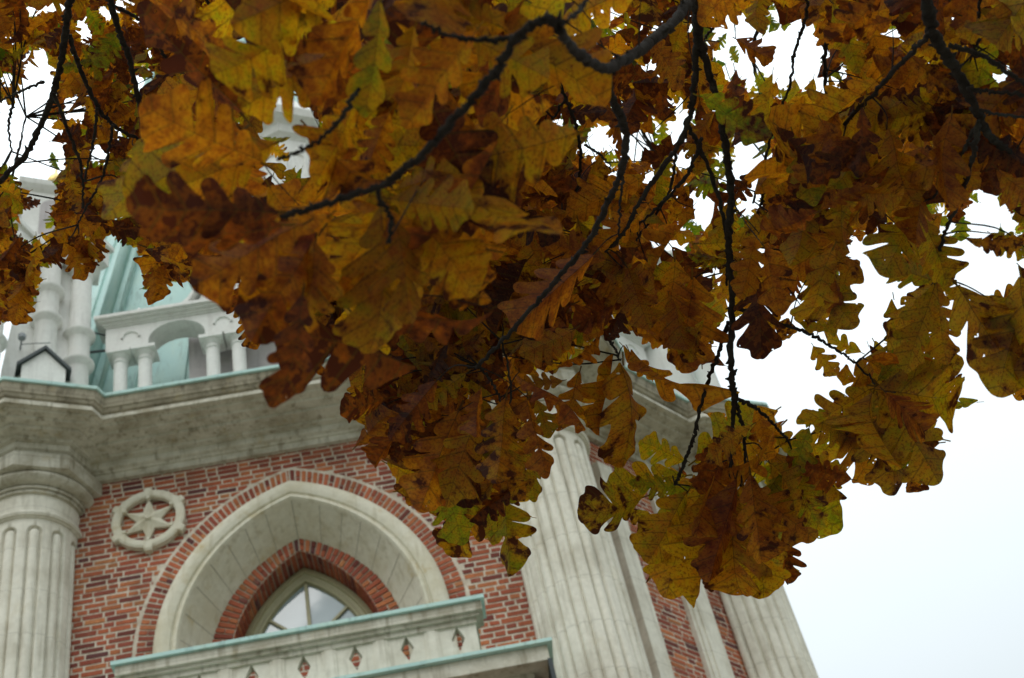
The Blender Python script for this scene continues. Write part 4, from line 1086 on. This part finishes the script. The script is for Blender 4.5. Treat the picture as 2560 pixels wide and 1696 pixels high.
# yellow-green leaves deeper in the crown
fill([(1300, -60), (2430, -60), (2430, 560), (1900, 620), (1300, 640), (1000, 700), (640, 420), (620, 260), (1000, 200)], (3.4, 4.6), (.08, .11), 3, hues(.20, .12, .12), 0, 800, 0, 80)
fill([(760, 500), (1700, 500), (1700, 1000), (1500, 780), (1380, 780), (1260, 900), (780, 870)], (2.7, 3.2), (.10, .12), 2, hues(.5, .16, .25), 0, 160, 0, 60)
fill([(1800, 740), (2430, 500), (2430, 960), (2150, 1180), (1830, 1150)], (2.0, 2.2), (.08, .11), 1, hues(.40, .15, .28), 0, 60, 0, 60)
# dense inner crown behind, seen as the dark top of the picture
fill([(560, -60), (2430, -60), (2430, 420), (2000, 520), (1650, 620), (1200, 760), (640, 560)], (2.6, 3.3), (.10, .13), 3, hues(.62, .16, .35), 0, 420, 0, 60)
fill([(1380, 1080), (1960, 1020), (1980, 1180), (1900, 1320), (1760, 1400), (1500, 1380)], (2.15, 2.4), (.08, .11), 1, hues(.36, .13, .28), 0, 50, 0, 50)
# second oak on the left
LEFT = [(-60, -60), (560, -60), (540, 300), (560, 640), (400, 720), (-60, 790)]
fill(LEFT, (2.8, 3.5), (.085, .12), 1, hues(.58, .18, .30), 1, 560, 0, 60)
fill(LEFT, (3.6, 4.6), (.085, .11), 2, hues(.30, .24, .22), 1, 520, 0, 80)
fill(LEFT, (4.8, 5.6), (.09, .11), 1, hues(.20, .2, .2), 1, 420, 0, 80)

# --- branches
def cr(pts, n=7):
    pts = [np.array(p, float) for p in pts]; P = [2*pts[0]-pts[1]]+pts+[2*pts[-1]-pts[-2]]; o_ = []
    for i in range(1, len(P)-2):
        for k in range(n):
            t = k/n; o_.append(.5*((2*P[i])+(-P[i-1]+P[i+1])*t+(2*P[i-1]-5*P[i]+4*P[i+1]-P[i+2])*t*t+(-P[i-1]+3*P[i]-3*P[i+1]+P[i+2])*t**3))
    o_.append(P[-2]); return o_
BR_ = [  # tree, distances at both ends, thickness in image units at both ends, points
 (0, 1.00, 1.02, 24, 15, [(1300, 60), (1250, 48), (1195, 90), (1130, 185), (1050, 275), (960, 370), (870, 432), (740, 475), (650, 500)]),
 (0, 1.01, 1.02, 15, 9, [(1210, 85), (1130, 92), (1050, 85), (975, 55)]),
 (0, 1.40, 1.00, 24, 20, [(1500, 100), (1450, 135), (1400, 158), (1340, 125), (1290, 70)]),
 (0, 1.70, 1.40, 24, 23, [(1640, -70), (1600, -10), (1560, 50), (1500, 100)]),
 (0, 1.42, 1.80, 20, 9, [(1402, 158), (1412, 220), (1445, 300), (1442, 370), (1420, 440), (1370, 540), (1320, 610), (1240, 700), (1160, 790), (1100, 850)]),
 (0, 1.7, 2.05, 22, 14, [(1600, -70), (1608, 20), (1622, 110), (1660, 240), (1678, 340), (1690, 450), (1684, 560), (1692, 700), (1690, 850), (1698, 925)]),
 (0, 2.05, 2.12, 12, 8, [(1698, 925), (1692, 1000), (1690, 1070), (1685, 1150)]),
 (0, 2.05, 2.12, 9, 7, [(1700, 925), (1716, 990), (1724, 1060), (1712, 1125)]),
 (0, 2.05, 2.2, 10, 5, [(1700, 920), (1750, 945), (1795, 990), (1822, 1018)]),
 (0, 2.0, 2.12, 10, 8, [(1684, 745), (1660, 820), (1630, 900), (1605, 1000), (1580, 1075), (1560, 1120)]),
 (0, 2.0, 2.0, 10, 5, [(1690, 705), (1760, 735), (1860, 768), (1920, 800), (1970, 835), (2030, 890)]),
 (0, 1.75, 1.95, 17, 9, [(1612, 40), (1608, 150), (1592, 280), (1545, 370), (1490, 450), (1440, 540), (1400, 580)]),
 (0, 1.85, 2.0, 12, 7, [(1590, 290), (1630, 370), (1665, 470), (1682, 590), (1680, 660)]),
 (0, 1.85, 2.1, 10, 5, [(1622, 320), (1590, 400), (1520, 480), (1460, 530), (1410, 560)]),
 (0, 1.9, 2.2, 8, 4, [(1560, 350), (1548, 440), (1490, 530), (1436, 600)]),
 (0, 1.5, 1.7, 30, 16, [(2120, -70), (2142, 0), (2155, 75), (2205, 155), (2250, 240), (2285, 310), (2340, 362)]),
 (0, 1.55, 1.85, 13, 7, [(2155, 70), (2090, 140), (2020, 215), (1940, 300), (1880, 380)]),
 (0, 1.55, 1.6, 12, 10, [(2195, 105), (2260, 125), (2320, 160), (2400, 215)]),
 (0, 1.6, 1.6, 9, 8, [(2235, 205), (2300, 215), (2400, 222)]), (0, 1.6, 1.6, 8, 7, [(2265, 255), (2330, 268), (2400, 272)]),
 (0, 1.6, 1.8, 13, 7, [(2262, 290), (2245, 380), (2215, 470), (2180, 550), (2165, 640)]),
 (0, 1.6, 1.8, 9, 5, [(2262, 280), (2220, 360), (2180, 430), (2120, 490)]),
 (0, 1.6, 1.75, 9, 7, [(2262, -70), (2265, 10), (2262, 80), (2250, 125)]),
 (0, 1.9, 2.1, 9, 5, [(1870, -60), (1862, 40), (1840, 110), (1825, 200), (1790, 290), (1760, 400), (1740, 470)]),
 (0, 1.95, 2.2, 12, 6, [(1930, -60), (1915, 60), (1905, 160), (1915, 260), (1905, 330)]),
 (0, 2.0, 2.2, 7, 4, [(1690, 0), (1650, 60), (1625, 95)]), (0, 2.2, 2.3, 8, 4, [(1770, 430), (1752, 500), (1740, 560), (1720, 620)]),
 (0, 1.05, 1.05, 11, 7, [(830, 205), (790, 270), (740, 320), (690, 350), (640, 370)]), (0, 1.02, 1.05, 11, 9, [(870, 432), (882, 470), (905, 510), (900, 560)]),
 (0, 1.9, 2.1, 8, 5, [(1112, 335), (1060, 348), (1000, 362), (930, 395), (880, 420)]), (0, 1.9, 2.1, 8, 5, [(1112, 338), (1125, 370), (1140, 420), (1125, 500)]),
 (0, 1.95, 2.1, 9, 5, [(1305, 220), (1330, 290), (1342, 360), (1332, 440), (1300, 500)]), (0, 1.95, 2.1, 7, 4, [(1310, 225), (1260, 300), (1210, 360)]),
 (0, 1.9, 1.9, 7, 4, [(1350, 335), (1390, 360), (1420, 400)]), (0, 1.6, 1.75, 8, 5, [(1440, 372), (1436, 450), (1430, 540)]),
 (0, 1.1, 1.0, 12, 9, [(1370, -60), (1350, 10), (1310, 50)]), (0, 1.28, 1.2, 9, 6, [(885, 612), (850, 660), (825, 730)]),
 (0, 2.1, 2.2, 6, 4, [(1405, 780), (1420, 805), (1432, 832)]),
 (0, 1.95, 1.9, 7, 5, [(1110, 850), (1140, 890), (1160, 930)]), (0, 1.95, 2.0, 6, 4, [(1160, 790), (1180, 900), (1170, 1100)]),
 (0, 3.6, 4.2, 12, 7, [(1330, 100), (1420, 200), (1500, 330), (1540, 420)]), (0, 3.6, 4.2, 10, 6, [(1780, 0), (1740, 120), (1760, 250), (1720, 330)]),
 (1, 2.55, 2.7, 17, 11, [(175, -70), (158, 20), (148, 100), (128, 200), (95, 290), (50, 370), (-30, 445)]),
 (1, 2.6, 2.75, 12, 6, [(160, 80), (185, 160), (222, 240), (262, 290), (330, 330), (400, 385)]), (1, 2.6, 2.7, 16, 7, [(245, -70), (265, 40), (300, 140), (320, 230), (345, 320), (362, 420), (372, 470)]),
 (1, 2.6, 2.75, 9, 5, [(124, 215), (160, 310), (188, 390), (192, 480)]), (1, 2.65, 2.7, 9, 5, [(275, 20), (340, 60), (380, 130), (430, 180)]),
 (1, 2.65, 2.75, 8, 4, [(225, 250), (215, 330), (195, 420)]), (1, 2.65, 2.75, 8, 4, [(262, 290), (240, 400), (205, 470), (180, 520)]), (1, 2.65, 2.75, 7, 4, [(100, 190), (50, 210), (0, 235)]),
 (1, 2.65, 2.75, 7, 4, [(345, 350), (400, 400), (430, 460)]), (1, 2.65, 2.7, 9, 5, [(440, -60), (500, 30), (560, 80)]), (1, 3.2, 3.3, 6, 4, [(0, 480), (28, 560), (60, 620), (70, 660)]),
 (1, 3.1, 3.3, 7, 4, [(30, 240), (20, 290), (26, 350)]), (1, 3.1, 3.3, 7, 4, [(20, 440), (40, 360), (60, 270)]),
]
TREES = []
def treebase(nm, loc, lab): return empty(nm, loc, lab, 'tree')
T0 = treebase('oak_tree', (2.6, -1.2, 0), 'near oak with rust, ochre and yellow lobed leaves hanging across the tower')
T1 = treebase('oak_tree', (-4.2, 0.6, 0), 'farther oak at upper left with small brown leaves and thin dark twigs')
TREES = [T0, T1]
NODES = [[], []]
ENDS = [[], []]
for tr, d0, d1, t0, t1, pts in BR_:
    n = len(pts); P = cr([W3(x, y, d0+(d1-d0)*k/(n-1)) for k, (x, y) in enumerate(pts)], 14)
    m_ = len(P); rad = []
    wob = rng.normal(0, .0015, (m_, 3))
    P = [p+w_*(.6 if 0 < k < m_-1 else 0) for k, (p, w_) in enumerate(zip(P, wob))]
    for k in range(m_):
        d = np.linalg.norm(P[k]-CAM); th = t0+(t1-t0)*k/(m_-1)
        rad.append(th*KD*d/FPX/2*rng.uniform(.78, 1.28)*.95)
    mb = MB(); tube(mb, P, rad, 9); 
    # bud knobs and short spurs
    for k in range(1, m_-1, 1):
        if rng.random() < .4:
            r0 = rad[k]; v = rng.normal(0, 1, 3); v /= np.linalg.norm(v); tube(mb, [P[k], P[k]+v*r0*1.0, P[k]+v*r0*rng.uniform(1.5, 2.3)], [r0*.75, r0*.5, r0*.15], 5)
    mb.build('branch', M_bark, TREES[tr], smooth=True)
    NODES[tr] += list(P); 
    if pts[0][1] < -40: ENDS[tr].append((P[0], P[0]-P[2], rad[0]))
ND = [np.array(x) for x in NODES]
# twigs from leaf bases to the nearest branch
tw = [MB(), MB()]
nt_ = 0
for l in LEAVES:
    d = np.linalg.norm(l.p0-CAM)
    if l.prom and d < 1.4: pr_ = 0
    elif l.prom and d < 3: pr_ = .6
    else: pr_ = .22
    if rng.random() > pr_: continue
    dd = np.linalg.norm(ND[l.tree]-l.p0, axis=1); j = int(dd.argmin())
    if dd[j] > (.17 if l.prom else .20)*max(1, d/1.8) or dd[j] < .004: continue
    q = ND[l.tree][j]
    if not l.prom:
        hit = False
        for f_ in (.2, .4, .6, .8):
            ix, iy = cell(P2(l.p0*(1-f_)+q*f_))
            if 0 <= ix < GX and 0 <= iy < GY and not MASK[iy, ix]: hit = True
        if hit: continue
    mid_ = (l.p0+q)/2+rng.normal(0, .06, 3)*dd[j]+np.array([0, 0, .06])*dd[j]
    P = cr([q, mid_, l.p0], 5); r_ = .0009*max(.5, d/2.2)
    tube(tw[l.tree], P, [r_*(1.5-.7*k/(len(P)-1))*rng.uniform(.8, 1.25) for k in range(len(P))], 5); nt_ += 1
for tr in (0, 1):
    o = tw[tr].build('twigs', M_bark, TREES[tr], smooth=True); o['kind'] = 'stuff'
# unseen leaf mass on the near oak, added overhead to shade the visible leaves
mb = MB(); cols_ = []; UVc = []
cn = 0
while cn < 5200:
    p = np.array([rng.normal(0, 1), rng.normal(0, 1), rng.normal(0, 1)]); p /= np.linalg.norm(p); p = np.array([1.2, -.6, 5.2])+p*np.array([4.2, 3.4, 2.4])*rng.random()**.4
    if p[2] < 3.2: continue
    q = p-CAM; zz = q@CF
    if zz > 0:
        xy = P2(p)
        if -250 < xy[0] < 2617 and -250 < xy[1] < 1800: continue
    a_ = rng.normal(0, 1, 3); a_[2] -= .6; a_ /= np.linalg.norm(a_); b_ = np.cross(a_, rng.normal(0, 1, 3)); b_ /= np.linalg.norm(b_); L_ = rng.uniform(.11, .15)
    o6 = [(0, 0), (.17, .18), (.13, .3), (.3, .45), (.24, .58), (.34, .74), (.16, .92), (0, 1), (-.16, .92), (-.34, .74), (-.24, .58), (-.3, .45), (-.13, .3), (-.17, .18)]
    cc_ = (float(np.clip(rng.normal(.5, .2), 0, 1)), float(rng.uniform(0, .6)), random.random())
    mb.add([p+(a_*v+b_*u)*L_ for u, v in o6], [tuple(range(14))], cc_); UVc += [(u/.33, v) for u, v in o6]; cn += 1
mb.uv = UVc
o = mb.build('shading_crown', M_leaf, T0, attr='lc'); o['kind'] = 'stuff'
# trunks and limbs that carry the branches, behind and above the camera
for tr, (T, tb, th) in enumerate(((T0, np.array([2.6, -1.2, 0]), 5.2), (T1, np.array([-4.2, .6, 0]), 6.0))):
    mb = MB(); P = cr([tb, tb+[.05, .03, 1.2], tb+[-.04, .08, 2.8], tb+[.06, .1, th], tb+[.1, .25, th+2.5]], 6)
    tube(mb, P, [.34*(1.35 if k == 0 else 1)*(1-.6*k/len(P)) for k in range(len(P))], 16); mb.build('trunk', M_bark, T, smooth=True)
    for e, (p, v, r_) in enumerate(ENDS[tr]):
        v = v/np.linalg.norm(v); s_ = tb+np.array([.02, .08, th-1.2+.35*(e % 4)])
        m1 = p+v*.16+CU*.30-CF*.05
        m2 = (m1+s_)/2+np.array([0, 0, .55]) 
        P = cr([s_, m2, m1, p], 8); mb = MB(); tube(mb, P, [max(r_, .035*(1-k/len(P))**2.2+r_*k/len(P)) for k in range(len(P))], 9); mb.build('limb', M_bark, T, smooth=True)
# build the leaf meshes: the hundred that show largest on each tree one by one, the rest as one mass
def leafobj(ls, name, T, kind=None):
    n = sum(len(l.V) for l in ls); V = np.concatenate([l.V for l in ls])-np.array(T['_org']); off = 0; FS = []
    for l in ls: FS.append(l.F+off); off += len(l.V)
    F_ = np.concatenate(FS); UV = np.concatenate([l.UV for l in ls]); C_ = np.concatenate([np.tile([*l.col, 1.0], (len(l.V), 1)) for l in ls])
    me = bpy.data.meshes.new(name); me.vertices.add(len(V)); me.vertices.foreach_set('co', V.ravel())
    me.loops.add(F_.size); me.loops.foreach_set('vertex_index', F_.ravel()); me.polygons.add(len(F_))
    me.polygons.foreach_set('loop_start', np.arange(len(F_))*4); me.polygons.foreach_set('loop_total', np.full(len(F_), 4))
    me.polygons.foreach_set('use_smooth', [True]*len(F_))
    me.update(calc_edges=True); me.validate()
    u = me.uv_layers.new(name='UVMap'); li = np.zeros(len(me.loops), np.int32); me.loops.foreach_get('vertex_index', li); u.data.foreach_set('uv', UV[li].astype('f').ravel())
    a_ = me.color_attributes.new('lc', 'FLOAT_COLOR', 'POINT'); a_.data.foreach_set('color', C_.astype('f').ravel())
    me.materials.append(M_leaf); o = bpy.data.objects.new(name, me); COL.objects.link(o); o.parent = T
    if kind: o['kind'] = kind
    return o
for tr in (0, 1):
    ls = sorted([l for l in LEAVES if l.tree == tr], key=lambda l: -l.size)
    for l in ls[:100]:
        o = leafobj([l], 'leaf', TREES[tr])
        if l.col[0] > .85: o['label'] = 'dark rust brown lobed leaf'
        elif l.col[0] < .12: o['label'] = 'green lobed leaf'
    if ls[100:]: leafobj(ls[100:], 'foliage', TREES[tr], 'stuff')
print('LEAVES', len(LEAVES), 'twigs', nt_)
